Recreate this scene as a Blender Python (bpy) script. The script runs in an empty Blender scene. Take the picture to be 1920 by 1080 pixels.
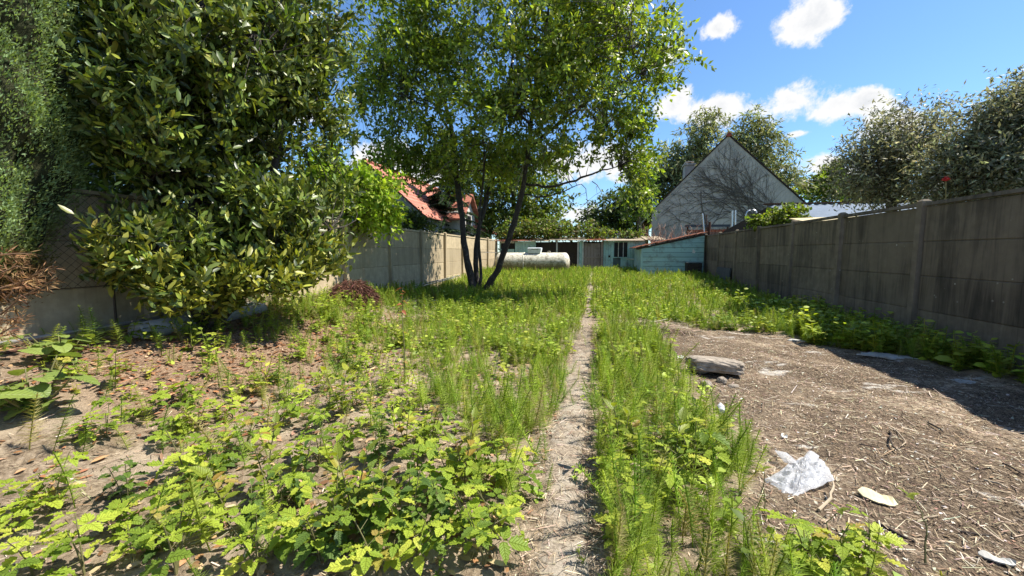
import bpy, math, random
import numpy as np
from mathutils import Matrix, Vector
rng = np.random.default_rng(7)
random.seed(7)
scn = bpy.context.scene
COL = scn.collection
R = math.radians
# ------------------------------------------------------------------ camera
CAM = np.array([0, 0, 1.4]); FPX = 747.0; PSI = R(11.7); PIT = R(5.2)
cd = bpy.data.cameras.new('camera'); cam = bpy.data.objects.new('camera', cd); COL.objects.link(cam)
cd.sensor_width = 36; cd.lens = 14.0; cd.clip_start = 0.05; cd.clip_end = 5000
cam.location = CAM; cam.rotation_euler = (R(90) - PIT, 0, PSI)
scn.camera = cam
# ------------------------------------------------------------------ light and exposure
SUN_AZ = R(77); SUN_EL = R(56)                    # azimuth from +Y towards +X
sd = np.array([math.sin(SUN_AZ) * math.cos(SUN_EL), math.cos(SUN_AZ) * math.cos(SUN_EL), math.sin(SUN_EL)])
sl = bpy.data.lights.new('sun', 'SUN'); sl.energy = 5.0; sl.angle = R(0.53); sl.color = (1.0, 0.94, 0.84)
so = bpy.data.objects.new('sun', sl); COL.objects.link(so)
so.rotation_euler = Vector(sd).to_track_quat('Z', 'Y').to_euler(); so.location = (20, 6, 30)
scn.view_settings.view_transform = 'Standard'; scn.view_settings.look = 'None'
scn.view_settings.exposure = 1.02; scn.view_settings.gamma = 1.0
scn.cycles.max_bounces = 8; scn.cycles.transparent_max_bounces = 12; scn.cycles.sample_clamp_indirect = 6
scn.cycles.use_denoising = True
w = bpy.data.worlds.new('World'); scn.world = w; w.use_nodes = True
SKY_STRENGTH = 0.094

class NT:
    """tiny helper for node trees"""
    def __init__(s, tree): s.t = tree; s.n = tree.nodes; s.l = tree.links
    def node(s, typ, **kw):
        n = s.n.new(typ)
        for k, v in kw.items(): setattr(n, k, v)
        return n
    def put(s, sock, v):
        if hasattr(v, 'is_linked') or isinstance(v, bpy.types.NodeSocket): s.l.new(v, sock)
        elif v is not None: sock.default_value = v
    def math(s, op, a, b=None, c=None, clamp=False):
        n = s.node('ShaderNodeMath', operation=op); n.use_clamp = clamp
        for i, v in enumerate((a, b, c)):
            if v is not None: s.put(n.inputs[i], v)
        return n.outputs[0]
    def vmath(s, op, a, b=None):
        n = s.node('ShaderNodeVectorMath', operation=op)
        s.put(n.inputs[0], a)
        if b is not None: s.put(n.inputs[1], b)
        return n.outputs['Value'] if op in ('LENGTH', 'DOT_PRODUCT') else n.outputs[0]
    def mix(s, f, a, b, mode='MIX'):
        n = s.node('ShaderNodeMix', data_type='RGBA', blend_type=mode)
        s.put(n.inputs[0], f); s.put(n.inputs[6], c4(a)); s.put(n.inputs[7], c4(b))
        return n.outputs[2]
    def noise(s, vec, scale, detail=5, rough=0.6, dist=0.0):
        n = s.node('ShaderNodeTexNoise'); s.put(n.inputs['Vector'], vec)
        n.inputs['Scale'].default_value = scale; n.inputs['Detail'].default_value = detail
        n.inputs['Roughness'].default_value = rough; n.inputs['Distortion'].default_value = dist
        return n.outputs[0]
    def ramp(s, f, stops, interp='LINEAR'):
        n = s.node('ShaderNodeValToRGB'); s.put(n.inputs[0], f); cr = n.color_ramp; cr.interpolation = interp
        while len(cr.elements) < len(stops): cr.elements.new(0.5)
        for e, (p, c) in zip(cr.elements, stops):
            e.position = p; e.color = (c, c, c, 1) if isinstance(c, (int, float)) else c4(c)
        return n.outputs[0]
    def smooth(s, v, a, b):
        n = s.node('ShaderNodeMapRange', interpolation_type='SMOOTHSTEP')
        s.put(n.inputs[0], v); n.inputs[1].default_value = a; n.inputs[2].default_value = b
        return n.outputs[0]
    def scale(s, vec, v):
        n = s.node('ShaderNodeMapping'); s.put(n.inputs[0], vec); n.inputs['Scale'].default_value = v
        return n.outputs[0]
def c4(c):
    if isinstance(c, bpy.types.NodeSocket): return c
    return (c[0], c[1], c[2], 1.0)

def ray(px, py):
    a = (px - 960) / FPX; b = -(py - 540) / FPX
    fw = np.array([-math.sin(PSI) * math.cos(PIT), math.cos(PSI) * math.cos(PIT), -math.sin(PIT)])
    r = np.array([math.cos(PSI), math.sin(PSI), 0])
    u = np.array([-math.sin(PSI) * math.sin(PIT), math.cos(PSI) * math.sin(PIT), math.cos(PIT)])
    return fw + a * r + b * u
def atz(px, py, z=0.0): d = ray(px, py); return CAM + d * ((z - CAM[2]) / d[2])
def atY(px, py, Y): d = ray(px, py); return CAM + d * (Y / d[1])
def atX(px, py, X): d = ray(px, py); return CAM + d * (X / d[0])

def build_world():
    T = NT(w.node_tree); T.n.clear()
    out = T.node('ShaderNodeOutputWorld'); bg = T.node('ShaderNodeBackground')
    bg.inputs[1].default_value = SKY_STRENGTH
    sky = T.node('ShaderNodeTexSky', sky_type='NISHITA'); sky.sun_disc = False
    sky.sun_elevation = SUN_EL; sky.sun_rotation = SUN_AZ; sky.altitude = 100
    sky.air_density = 1.0; sky.dust_density = 0.25; sky.ozone_density = 4.0
    tc = T.node('ShaderNodeTexCoord'); v = T.vmath('NORMALIZE', tc.outputs['Generated'])
    sx = T.node('ShaderNodeSeparateXYZ'); T.l.new(v, sx.inputs[0])
    az = T.math('ARCTAN2', sx.outputs[0], sx.outputs[1]); el = T.math('ARCSINE', sx.outputs[2])
    n1 = T.noise(v, 9.0, 8, 0.66, 0.25); n2 = T.noise(v, 34.0, 6, 0.65)
    wob = T.math('ADD', T.math('MULTIPLY', T.math('SUBTRACT', n1, 0.5), 3.2), T.math('MULTIPLY', T.math('SUBTRACT', n2, 0.5), 1.1))
    best = None
    # the cumulus puffs seen above the house, measured as azimuth / elevation ellipses
    puffs = [(1524, 38, 62, 52), (1350, 52, 40, 26), (1265, 196, 40, 30), (1330, 205, 85, 32), (1490, 190, 95, 38), (1545, 212, 50, 30),
             (1620, 192, 52, 30), (1680, 232, 95, 38), (1540, 308, 85, 30), (1600, 318, 60, 26), (1500, 250, 34, 8), (1240, 112, 40, 30),
             (1170, 14, 60, 30), (1110, 300, 90, 40), (1190, 300, 40, 20), (1085, 405, 60, 26), (730, 300, 80, 40), (800, 330, 80, 40), (1560, 200, 60, 30),
             (480, 200, 120, 50), (1850, 330, 130, 40), (2150, 240, 120, 50)]
    for (px, py, rx, ry) in puffs:
        d = ray(px, py); d /= np.linalg.norm(d); d2 = ray(px + rx, py); d2 /= np.linalg.norm(d2); d3 = ray(px, py - ry); d3 /= np.linalg.norm(d3)
        a0 = math.atan2(d[0], d[1]); e0 = math.asin(d[2])
        ra = max(abs(math.atan2(d2[0], d2[1]) - a0), 1e-3); re = max(abs(math.asin(d3[2]) - e0), 1e-3)
        u = T.math('MULTIPLY', T.math('SUBTRACT', az, a0), 1 / ra); q = T.math('MULTIPLY', T.math('SUBTRACT', el, e0), 1 / re)
        m = T.math('SUBTRACT', 1.0, T.math('SQRT', T.math('ADD', T.math('MULTIPLY', u, u), T.math('MULTIPLY', q, q))))
        best = m if best is None else T.math('MAXIMUM', best, m)
    # the same broken cumulus all round the rest of the sky
    far = T.noise(v, 4.2, 3, 0.5)
    beyond = T.smooth(T.math('ABSOLUTE', T.math('ADD', az, 0.2)), 1.15, 1.45)
    gen = T.math('SUBTRACT', T.math('MULTIPLY', T.math('SUBTRACT', far, 0.56), 6.0), T.math('MULTIPLY', T.math('SUBTRACT', 1.0, beyond), 9.0))
    best = T.math('MAXIMUM', best, gen)
    dens = T.math('ADD', best, wob)
    mask = T.math('MULTIPLY', T.smooth(dens, -0.08, 0.5), T.smooth(el, 0.0, 0.05))
    thick = T.smooth(dens, 0.2, 1.6)
    ccol = T.mix(T.math('MULTIPLY', thick, T.smooth(T.noise(v, 16.0, 5, 0.6), 0.42, 0.62)), (5.4, 5.4, 5.4), (4.1, 4.25, 4.5))
    tint = T.mix(1.0, sky.outputs[0], (0.80, 0.98, 1.12), 'MULTIPLY')
    T.l.new(T.mix(mask, tint, ccol), bg.inputs[0]); T.l.new(bg.outputs[0], out.inputs[0])
build_world()
# ------------------------------------------------------------------ material helpers
def new_mat(name):
    m = bpy.data.materials.new(name); m.use_nodes = True
    T = NT(m.node_tree); b = T.n['Principled BSDF']
    return m, T, b
def bump(T, b, h, strength=0.3, dist=0.02):
    n = T.node('ShaderNodeBump'); n.inputs['Strength'].default_value = strength; n.inputs['Distance'].default_value = dist
    T.l.new(h, n.inputs['Height']); T.l.new(n.outputs[0], b.inputs['Normal'])
def coords(T, kind='Object'): return T.node('ShaderNodeTexCoord').outputs[kind]
def orand(T): return T.node('ShaderNodeObjectInfo').outputs['Random']

def leaf_mat(name, stops=None, trans=0.35, rough=0.45, spec=0.4, tcol=(1.25, 1.35, 0.45), veins=False):
    """foliage; colour per leaf from the Col attribute, or per object when stops are given"""
    m, T, b = new_mat(name)
    if stops: col = T.ramp(orand(T), stops)
    else:
        at = T.node('ShaderNodeAttribute'); at.attribute_name = 'Col'; col = at.outputs['Color']
    if veins:
        uv = T.node('ShaderNodeUVMap').outputs[0]; s = T.node('ShaderNodeSeparateXYZ'); T.l.new(uv, s.inputs[0])
        side = T.math('ABSOLUTE', T.math('SUBTRACT', s.outputs[1], 0.5))
        st = T.math('FRACT', T.math('MULTIPLY', T.math('SUBTRACT', s.outputs[0], T.math('MULTIPLY', side, 0.55)), 8.0))
        vein = T.math('MAXIMUM', T.smooth(T.math('ABSOLUTE', T.math('SUBTRACT', st, 0.5)), 0.36, 0.5), T.smooth(side, 0.035, 0.0))
        col = T.mix(T.math('MULTIPLY', vein, 0.75), col, T.mix(1.0, col, (1.5, 1.35, 1.6), 'MULTIPLY'))
        bump(T, b, T.math('SUBTRACT', 1.0, vein), 0.8, 0.008)
    T.l.new(col, b.inputs['Base Color']); b.inputs['Roughness'].default_value = rough
    b.inputs['Specular IOR Level'].default_value = spec
    tr = T.node('ShaderNodeBsdfTranslucent'); T.l.new(T.mix(1.0, col, tcol, 'MULTIPLY'), tr.inputs[0])
    mx = T.node('ShaderNodeMixShader'); mx.inputs[0].default_value = trans
    T.l.new(b.outputs[0], mx.inputs[1]); T.l.new(tr.outputs[0], mx.inputs[2])
    T.l.new(mx.outputs[0], T.n['Material Output'].inputs[0])
    return m
def plain(name, c, rough=0.7, spec=0.3, metal=0.0, var=0.25, nscale=6.0, bstr=0.15, dark=None):
    m, T, b = new_mat(name)
    p = coords(T); n = T.noise(p, nscale, 6, 0.65); n2 = T.noise(p, nscale * 7, 4, 0.6)
    d = dark or tuple(x * (1 - var * 1.6) for x in c)
    f = T.math('ADD', T.math('MULTIPLY', n, 0.7), T.math('MULTIPLY', n2, 0.3))
    T.l.new(T.ramp(f, [(0.3, d), (0.62, c), (0.85, tuple(min(1, x * (1 + var)) for x in c))]), b.inputs['Base Color'])
    b.inputs['Roughness'].default_value = rough; b.inputs['Specular IOR Level'].default_value = spec; b.inputs['Metallic'].default_value = metal
    bump(T, b, n2, bstr, 0.01)
    return m
def concrete_mat(name, c, c2, stain, amount, lich=0.0):
    """cast concrete plates with run-off streaks that follow the world's vertical"""
    m, T, b = new_mat(name)
    g = T.node('ShaderNodeNewGeometry').outputs['Position']
    big = T.noise(g, 0.9, 4, 0.55); fine = T.noise(g, 42, 5, 0.7); mid = T.noise(g, 7.0, 5, 0.65)
    streak = T.noise(T.scale(g, (6.5, 6.5, 0.5)), 1.0, 6, 0.68, 0.5)
    sp = T.noise(T.scale(g, (17, 17, 0.8)), 1.0, 4, 0.65)
    col = T.mix(T.smooth(mid, 0.35, 0.7), c2, c)
    col = T.mix(T.math('MULTIPLY', orand(T), 0.8), col, tuple(x * 0.62 for x in c))
    sm = T.math('MULTIPLY', T.smooth(T.math('ADD', T.math('MULTIPLY', streak, 0.75), T.math('MULTIPLY', big, 0.5)), 0.52, 0.80), T.math('ADD', amount * .5, T.math('MULTIPLY', orand(T), amount * .55)))
    col = T.mix(sm, col, stain)
    col = T.mix(T.math('MULTIPLY', T.smooth(sp, 0.56, 0.75), amount * 0.55), col, tuple(x * 0.8 for x in stain))
    col = T.mix(T.smooth(fine, 0.62, 0.74), col, tuple(x * 0.6 for x in c))
    if lich:
        vo = T.node('ShaderNodeTexVoronoi'); T.l.new(g, vo.inputs['Vector']); vo.inputs['Scale'].default_value = 9
        lm = T.math('MULTIPLY', T.smooth(vo.outputs['Distance'], 0.17, 0.07), T.smooth(T.noise(g, 1.7, 3), 0.56, 0.64))
        col = T.mix(T.math('MULTIPLY', lm, lich), col, (0.42, 0.41, 0.36))
    T.l.new(col, b.inputs['Base Color']); b.inputs['Roughness'].default_value = 0.93; b.inputs['Specular IOR Level'].default_value = 0.15
    bump(T, b, T.math('ADD', T.math('MULTIPLY', fine, 0.6), mid), 0.45, 0.008)
    return m
def bark_mat(name, c, c2):
    m, T, b = new_mat(name); g = T.node('ShaderNodeNewGeometry').outputs['Position']
    n = T.noise(T.scale(g, (14, 14, 3.5)), 1.6, 7, 0.7, 0.5); n2 = T.noise(g, 9, 4)
    T.l.new(T.mix(T.smooth(n2, 0.52, 0.7), T.ramp(n, [(0.32, tuple(x * .35 for x in c)), (0.6, c)]), c2), b.inputs['Base Color'])
    b.inputs['Roughness'].default_value = 0.9; bump(T, b, n, 0.8, 0.03)
    return m
def board_mat(name, c, wear, amount=0.5, sc=(1, 1, 1)):
    """weathered painted boards: paint flaked along the grain, one tone per board"""
    m, T, b = new_mat(name); g = T.node('ShaderNodeNewGeometry').outputs['Position']
    gr = T.noise(T.scale(g, sc), 3.0, 7, 0.7, 0.3); fl = T.noise(g, 2.6, 9, 0.75)
    col = T.mix(T.math('MULTIPLY', orand(T), 0.5), c, tuple(x * 0.72 for x in c))
    col = T.mix(T.math('MULTIPLY', T.smooth(gr, 0.48, 0.7), 0.4), col, tuple(x * 0.6 for x in c))
    col = T.mix(T.math('MULTIPLY', T.smooth(fl, 0.50, 0.62), amount), col, wear)
    T.l.new(col, b.inputs['Base Color']); b.inputs['Roughness'].default_value = 0.75
    bump(T, b, gr, 0.4, 0.01)
    return m
# ------------------------------------------------------------------ mesh helpers
class MB:
    def __init__(s): s.v = []; s.f = []; s.n = 0; s.c = []; s.uv = []
    def add(s, v, f, col=None):
        v = np.asarray(v, float).reshape(-1, 3); o = s.n
        s.v.append(v); s.n += len(v)
        for q in f: s.f.append(tuple(int(i) + o for i in q))
        s.c.append(np.tile(np.array(col if col is not None else (1, 1, 1)), (len(v), 1)))
        return s
    def box(s, lo, hi, taper=0.0, col=None):
        x0, y0, z0 = lo; x1, y1, z1 = hi; t = taper
        v = [(x0, y0, z0), (x1, y0, z0), (x1, y1, z0), (x0, y1, z0), (x0 + t, y0 + t, z1), (x1 - t, y0 + t, z1), (x1 - t, y1 - t, z1), (x0 + t, y1 - t, z1)]
        return s.add(v, [(0, 3, 2, 1), (4, 5, 6, 7), (0, 1, 5, 4), (1, 2, 6, 5), (2, 3, 7, 6), (3, 0, 4, 7)], col)
    def prism(s, poly, d):
        """poly: list of 3-D points; extruded by vector d"""
        p = np.array(poly, float); n = len(p); q = p + np.array(d)
        f = [tuple(range(n))[::-1], tuple(range(n, 2 * n))] + [(i, (i + 1) % n, n + (i + 1) % n, n + i) for i in range(n)]
        return s.add(np.vstack([p, q]), f)
    def tube(s, pts, rad, n=6, col=None, cap=True):
        v, f = tube(pts, rad, n, cap); return s.add(v, f, col)
    def lathe(s, prof, n=24, axis='z', at=(0, 0, 0)):
        v = []; f = []
        for (r, h) in prof:
            for k in range(n):
                a = 2 * math.pi * k / n; p = (r * math.cos(a), r * math.sin(a), h)
                if axis == 'x': p = (p[2], p[0], p[1])
                if axis == 'y': p = (p[1], p[2], p[0])
                v.append((p[0] + at[0], p[1] + at[1], p[2] + at[2]))
        for i in range(len(prof) - 1):
            for k in range(n): f.append((i * n + k, i * n + (k + 1) % n, (i + 1) * n + (k + 1) % n, (i + 1) * n + k))
        f.append(tuple(range(n))[::-1]); f.append(tuple(range((len(prof) - 1) * n, len(prof) * n)))
        return s.add(v, f)
    def mesh(s, name, mat, smooth=False, cols=False):
        me = bpy.data.meshes.new(name); v = np.vstack(s.v); me.from_pydata(v.tolist(), [], s.f)
        if mat: me.materials.append(mat)
        if smooth: me.polygons.foreach_set('use_smooth', np.ones(len(me.polygons), bool))
        if cols: put_cols(me, np.vstack(s.c))
        me.update(); return me
    def build(s, name, mat, parent=None, smooth=False, cols=False):
        return link(name, s.mesh(name, mat, smooth, cols), parent)
def put_cols(me, c):
    a = me.color_attributes.new('Col', 'FLOAT_COLOR', 'POINT')
    a.data.foreach_set('color', np.hstack([c, np.ones((len(c), 1))]).astype(np.float32).ravel())
def tube(pts, rad, n=6, cap=True):
    P = np.array(pts, float); k = len(P); rad = np.broadcast_to(np.array(rad, float), (k,))
    tg = np.gradient(P, axis=0); tg /= np.linalg.norm(tg, axis=1)[:, None] + 1e-9
    up = np.array([0, 0, 1.0]) if abs(tg[0][2]) < 0.9 else np.array([1.0, 0, 0])
    a = np.cross(tg, up); a /= np.linalg.norm(a, axis=1)[:, None] + 1e-9; b = np.cross(tg, a)
    th = np.arange(n) * 2 * math.pi / n
    v = P[:, None, :] + rad[:, None, None] * (np.cos(th)[None, :, None] * a[:, None, :] + np.sin(th)[None, :, None] * b[:, None, :])
    f = [(i * n + j, i * n + (j + 1) % n, (i + 1) * n + (j + 1) % n, (i + 1) * n + j) for i in range(k - 1) for j in range(n)]
    if cap and n > 2: f += [tuple(range(n))[::-1], tuple(range((k - 1) * n, k * n))]
    return v.reshape(-1, 3), f
def link(name, me, parent=None):
    o = bpy.data.objects.new(name, me); COL.objects.link(o)
    if parent is not None: o.parent = parent
    return o
def tag(o, label=None, cat=None, group=None, kind=None):
    if label: o['label'] = label
    if cat: o['category'] = cat
    if group: o['group'] = group
    if kind: o['kind'] = kind
    return o
def empty(name, loc, label, cat, group=None, rz=0.0, sc=1.0):
    o = bpy.data.objects.new(name, None); COL.objects.link(o); o.location = loc; o.rotation_euler = (0, 0, rz); o.scale = (sc, sc, sc)
    o.empty_display_size = 0.1
    return tag(o, label, cat, group)
def at_base(root):
    """children are modelled in world space: undo the Empty's own offset"""
    return Matrix.Translation(-Vector(root.location))
def part(name, mb, mat, root, smooth=False, cols=False):
    """mesh given in world coordinates, parented to an Empty that only translates"""
    o = mb.build(name, mat, root, smooth, cols)
    base = root
    off = Vector(base.location)
    while base.parent is not None: base = base.parent; off += Vector(base.location)
    o.data.transform(Matrix.Translation(-off)); return o
def big_mesh(name, V, F, C, mat):
    """fast mesh from arrays: V (n,3), F (m,3) triangles, C (n,3) colours"""
    me = bpy.data.meshes.new(name); n, m = len(V), len(F)
    me.vertices.add(n); me.vertices.foreach_set('co', V.astype(np.float32).ravel())
    me.loops.add(m * 3); me.loops.foreach_set('vertex_index', F.astype(np.int32).ravel())
    me.polygons.add(m); me.polygons.foreach_set('loop_start', np.arange(0, m * 3, 3, dtype=np.int32))
    me.update(calc_edges=True)
    if C is not None: put_cols(me, C)
    me.materials.append(mat); me.validate(); return me
def unit(a): return a / (np.linalg.norm(a, axis=-1, keepdims=True) + 1e-9)
# leaf templates in (along, side, up)
DIAMOND = (np.array([(0, 0, 0), (.42, .5, .10), (1, 0, -.05), (.42, -.5, .10)]), np.array([(0, 2, 1), (0, 3, 2)]))
LEAF = (np.array([(0, 0, 0), (.28, .40, .07), (.68, .38, .05), (1, 0, -.12), (.68, -.38, .05), (.28, -.40, .07), (.5, 0, 0)]),
        np.array([(0, 6, 1), (1, 6, 2), (2, 6, 3), (3, 6, 4), (4, 6, 5), (5, 6, 0)]))
SLIVER = (np.array([(0, .5, 0), (0, -.5, 0), (1, -.3, .0), (1, .3, 0)]), np.array([(0, 1, 2), (0, 2, 3)]))
NEEDLE = (np.array([(0, .5, 0), (0, -.5, 0), (1, 0, 0)]), np.array([(0, 1, 2)]))
def scatter(P, D, N, L, W, col, tpl=DIAMOND, lift=None):
    """one copy of a leaf template per point: P position, D direction, N face normal hint"""
    tv, tf = tpl; D = unit(D); S = unit(np.cross(N, D)); U = np.cross(D, S)
    L = np.broadcast_to(L, (len(P),)); W = np.broadcast_to(W, (len(P),))
    V = (P[:, None, :] + tv[None, :, 0, None] * (D * L[:, None])[:, None, :] + tv[None, :, 1, None] * (S * W[:, None])[:, None, :]
         + tv[None, :, 2, None] * (U * W[:, None])[:, None, :])
    k = len(tv); F = tf[None] + (np.arange(len(P)) * k)[:, None, None]
    return V.reshape(-1, 3), F.reshape(-1, 3), np.repeat(col, k, axis=0)
def join(chunks):
    V, F, C = [], [], []; o = 0
    for v, f, c in chunks: V.append(v); F.append(f + o); C.append(c); o += len(v)
    return np.vstack(V), np.vstack(F), np.vstack(C)
def rdir(n): return unit(rng.normal(size=(n, 3)))
def vnoise(P, s=1.0, seed=0.0):
    """cheap smooth noise in about -1..1"""
    x, y, z = P[..., 0] * s + seed, P[..., 1] * s + seed * 1.7, P[..., 2] * s + seed * .6
    return (np.sin(x * 1.7 + 1.3 * np.sin(y * 1.1 + z)) + np.sin(y * 2.1 + 1.1 * np.sin(z * 1.3 - x)) + np.sin(z * 1.9 + 1.2 * np.sin(x * 1.4 + y))) / 3
def palette(n, cols, wts=None, jit=0.18):
    cols = np.array(cols); i = rng.choice(len(cols), n, p=None if wts is None else np.array(wts) / sum(wts))
    return np.clip(cols[i] * (1 + rng.normal(0, jit, (n, 1))) * (1 + rng.normal(0, jit * .3, (n, 3))), .002, 1)
def sm(x): x = np.clip(x, 0, 1); return x * x * (3 - 2 * x)
# ------------------------------------------------------------------ terrain
def gz(x, y):
    x = np.asarray(x, float); y = np.asarray(y, float)
    z = .36 * sm((y - 8) / 13) + .50 * sm((-x - 2.7) / 2.3) * (1 - sm((y - 5.5) / 8))
    z = z * (1 - sm((np.abs(x) - 40) / 40)) * (1 - sm((np.abs(y) - 60) / 40))
    near = (np.abs(x) < 14) & (y > -6) & (y < 30)
    n = .020 * np.sin(x * 3.1 + 1.7 * np.sin(y * 2.3)) + .014 * np.sin(y * 6.3 + 2 * np.sin(x * 5.1)) + .006 * np.sin(x * 19 + 3 * np.sin(y * 13))
    flat = np.exp(-((x + .13) / .42) ** 4)
    return z + np.where(near, n * (1 - .97 * flat), 0)
def edgeB(y): return 1.02 + .10 * np.sin(y * 2.1) + .10 * np.exp(-((y - 3.0) / .5) ** 2) - .16 * sm((2.6 - y) / .6) + .5 * sm((1.95 - y) / .25)
def slab_amt(x, y):
    """1 on the littered old slab to the right of the path"""
    a = sm((x - edgeB(y)) / .15 + .5); b = sm((7.55 - y) / .3 + .5)
    c = sm(((7.5 - y) * 1.7 - (x - 2.75) * 2.4) / .5 + .5)
    return a * b * c
def build_ground():
    xs = np.concatenate([-np.geomspace(1600, 13, 26), np.arange(-12.6, -6, .3), np.arange(-6, 5.6, .075), np.arange(5.6, 13, .3), np.geomspace(13.5, 1600, 26)])
    ys = np.concatenate([-np.geomspace(1600, 4, 22), np.arange(-3.6, 0.3, .3), np.arange(.3, 8.5, .075), np.arange(8.5, 24, .25), np.geomspace(24.5, 2600, 34)])
    X, Y = np.meshgrid(xs, ys); Z = gz(X, Y); nx, ny = len(xs), len(ys)
    V = np.stack([X, Y, Z], -1).reshape(-1, 3)
    i = np.arange(nx * ny).reshape(ny, nx); a, b, c, d = i[:-1, :-1].ravel(), i[:-1, 1:].ravel(), i[1:, 1:].ravel(), i[1:, :-1].ravel()
    F = np.vstack([np.stack([a, b, c], 1), np.stack([a, c, d], 1)])
    x, y = V[:, 0], V[:, 1]
    litter = sm((-x - 2.6) / 1.0) * sm((y - 1.9) / .8) * (1 - sm((y - 5.5) / 1.5))
    C = np.stack([slab_amt(x, y), litter, ((np.abs(x) < 6) & (y < 23)).astype(float)], 1)
    m, T, b_ = new_mat('ground soil')
    g = T.node('ShaderNodeNewGeometry').outputs['Position']; at = T.node('ShaderNodeAttribute'); at.attribute_name = 'Col'
    s = T.node('ShaderNodeSeparateColor'); T.l.new(at.outputs['Color'], s.inputs[0])
    n1 = T.noise(g, 2.2, 6, .65); n2 = T.noise(g, 26, 6, .75); n3 = T.noise(T.scale(g, (60, 25, 40)), 1.6, 5, .75, .8); n4 = T.noise(g, 130, 3, .7)
    soil = T.mix(T.smooth(n2, .38, .68), (.17, .125, .082), (.40, .315, .22))
    soil = T.mix(T.smooth(n1, .45, .65), soil, (.43, .345, .25))
    leafy = T.mix(T.smooth(n3, .42, .62), (.13, .078, .048), (.40, .275, .18))
    mulch = T.mix(T.smooth(n3, .44, .66), (.082, .058, .041), (.36, .275, .185))
    mulch = T.mix(T.smooth(T.noise(g, 1.1, 5, .6), .5, .68), mulch, T.mix(T.smooth(n2, .4, .62), (.17, .118, .078), (.55, .445, .32)))
    pale = T.math('MULTIPLY', T.smooth(T.noise(T.scale(g, (1.0, 2.4, 1)), 1.15, 5, .62), .60, .645), T.smooth(n2, .30, .5))
    mulch = T.mix(pale, mulch, (.52, .48, .42))
    col = T.mix(s.outputs[1], soil, leafy); col = T.mix(s.outputs[0], col, mulch)
    col = T.mix(T.smooth(n4, .63, .72), col, (.40, .34, .26))
    col = T.mix(s.outputs[2], (.06, .09, .03), col)
    T.l.new(col, b_.inputs['Base Color']); b_.inputs['Roughness'].default_value = .95; b_.inputs['Specular IOR Level'].default_value = .1
    bump(T, b_, T.math('ADD', T.math('MULTIPLY', n3, .6), n2), .9, .03)
    o = link('ground', big_mesh('ground', V, F, C, m)); o.data.polygons.foreach_set('use_smooth', np.ones(len(o.data.polygons), bool))
    tag(o, 'bare brown garden soil strewn with litter', None, None, 'structure')
build_ground()
def build_path():
    ys = np.arange(-.5, 21.6, .06); k = 9
    wk = lambda: np.convolve(np.convolve(rng.normal(size=len(ys) + 28), np.ones(9) / 9, 'same'), np.ones(3) / 3, 'same')[14:-14]; L = -.29 + .12 * wk() + .02 * np.sin(ys * 1.3); Rr = .01 + .09 * wk()
    L += .07 * sm((ys - 6) / 4); Rr -= .05 * sm((ys - 6) / 4)
    t = np.linspace(0, 1, k); X = L[:, None] * (1 - t) + Rr[:, None] * t; Y = np.repeat(ys[:, None], k, 1)
    Z = gz(X, Y) + .014 - .024 * (np.abs(t - .5) * 2)[None] ** 6
    V = np.stack([X, Y, Z], -1).reshape(-1, 3); i = np.arange(len(V)).reshape(len(ys), k)
    a, b, c, d = i[:-1, :-1].ravel(), i[:-1, 1:].ravel(), i[1:, 1:].ravel(), i[1:, :-1].ravel()
    m, T, b_ = new_mat('worn concrete path'); g = T.node('ShaderNodeNewGeometry').outputs['Position']
    sp_ = T.node('ShaderNodeSeparateXYZ'); T.l.new(g, sp_.inputs[0]); py_ = sp_.outputs[1]; n1 = T.noise(g, 5, 6, .7); n2 = T.noise(g, 70, 5, .75); n3 = T.noise(T.scale(g, (40, 60, 40)), 1.3, 5, .7, .8)
    col = T.mix(T.smooth(n2, .35, .7), (.22, .185, .14), (.42, .365, .29))
    col = T.mix(T.math('MULTIPLY', T.math('MAXIMUM', T.smooth(n1, .38, .58), T.smooth(T.math('ADD', py_, T.math('MULTIPLY', n1, 4.0)), 6.5, 9.5)), .88), col, T.mix(T.smooth(n3, .42, .6), (.13, .095, .065), (.36, .29, .21)))
    T.l.new(col, b_.inputs['Base Color']); b_.inputs['Roughness'].default_value = .95; bump(T, b_, T.math('ADD', n2, n3), .6, .012)
    o = link('garden_path', big_mesh('garden_path', V, np.vstack([np.stack([a, b, c], 1), np.stack([a, c, d], 1)]), None, m))
    tag(o, 'narrow worn concrete path running straight to the shed door', None, None, 'structure')
build_path()
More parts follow.
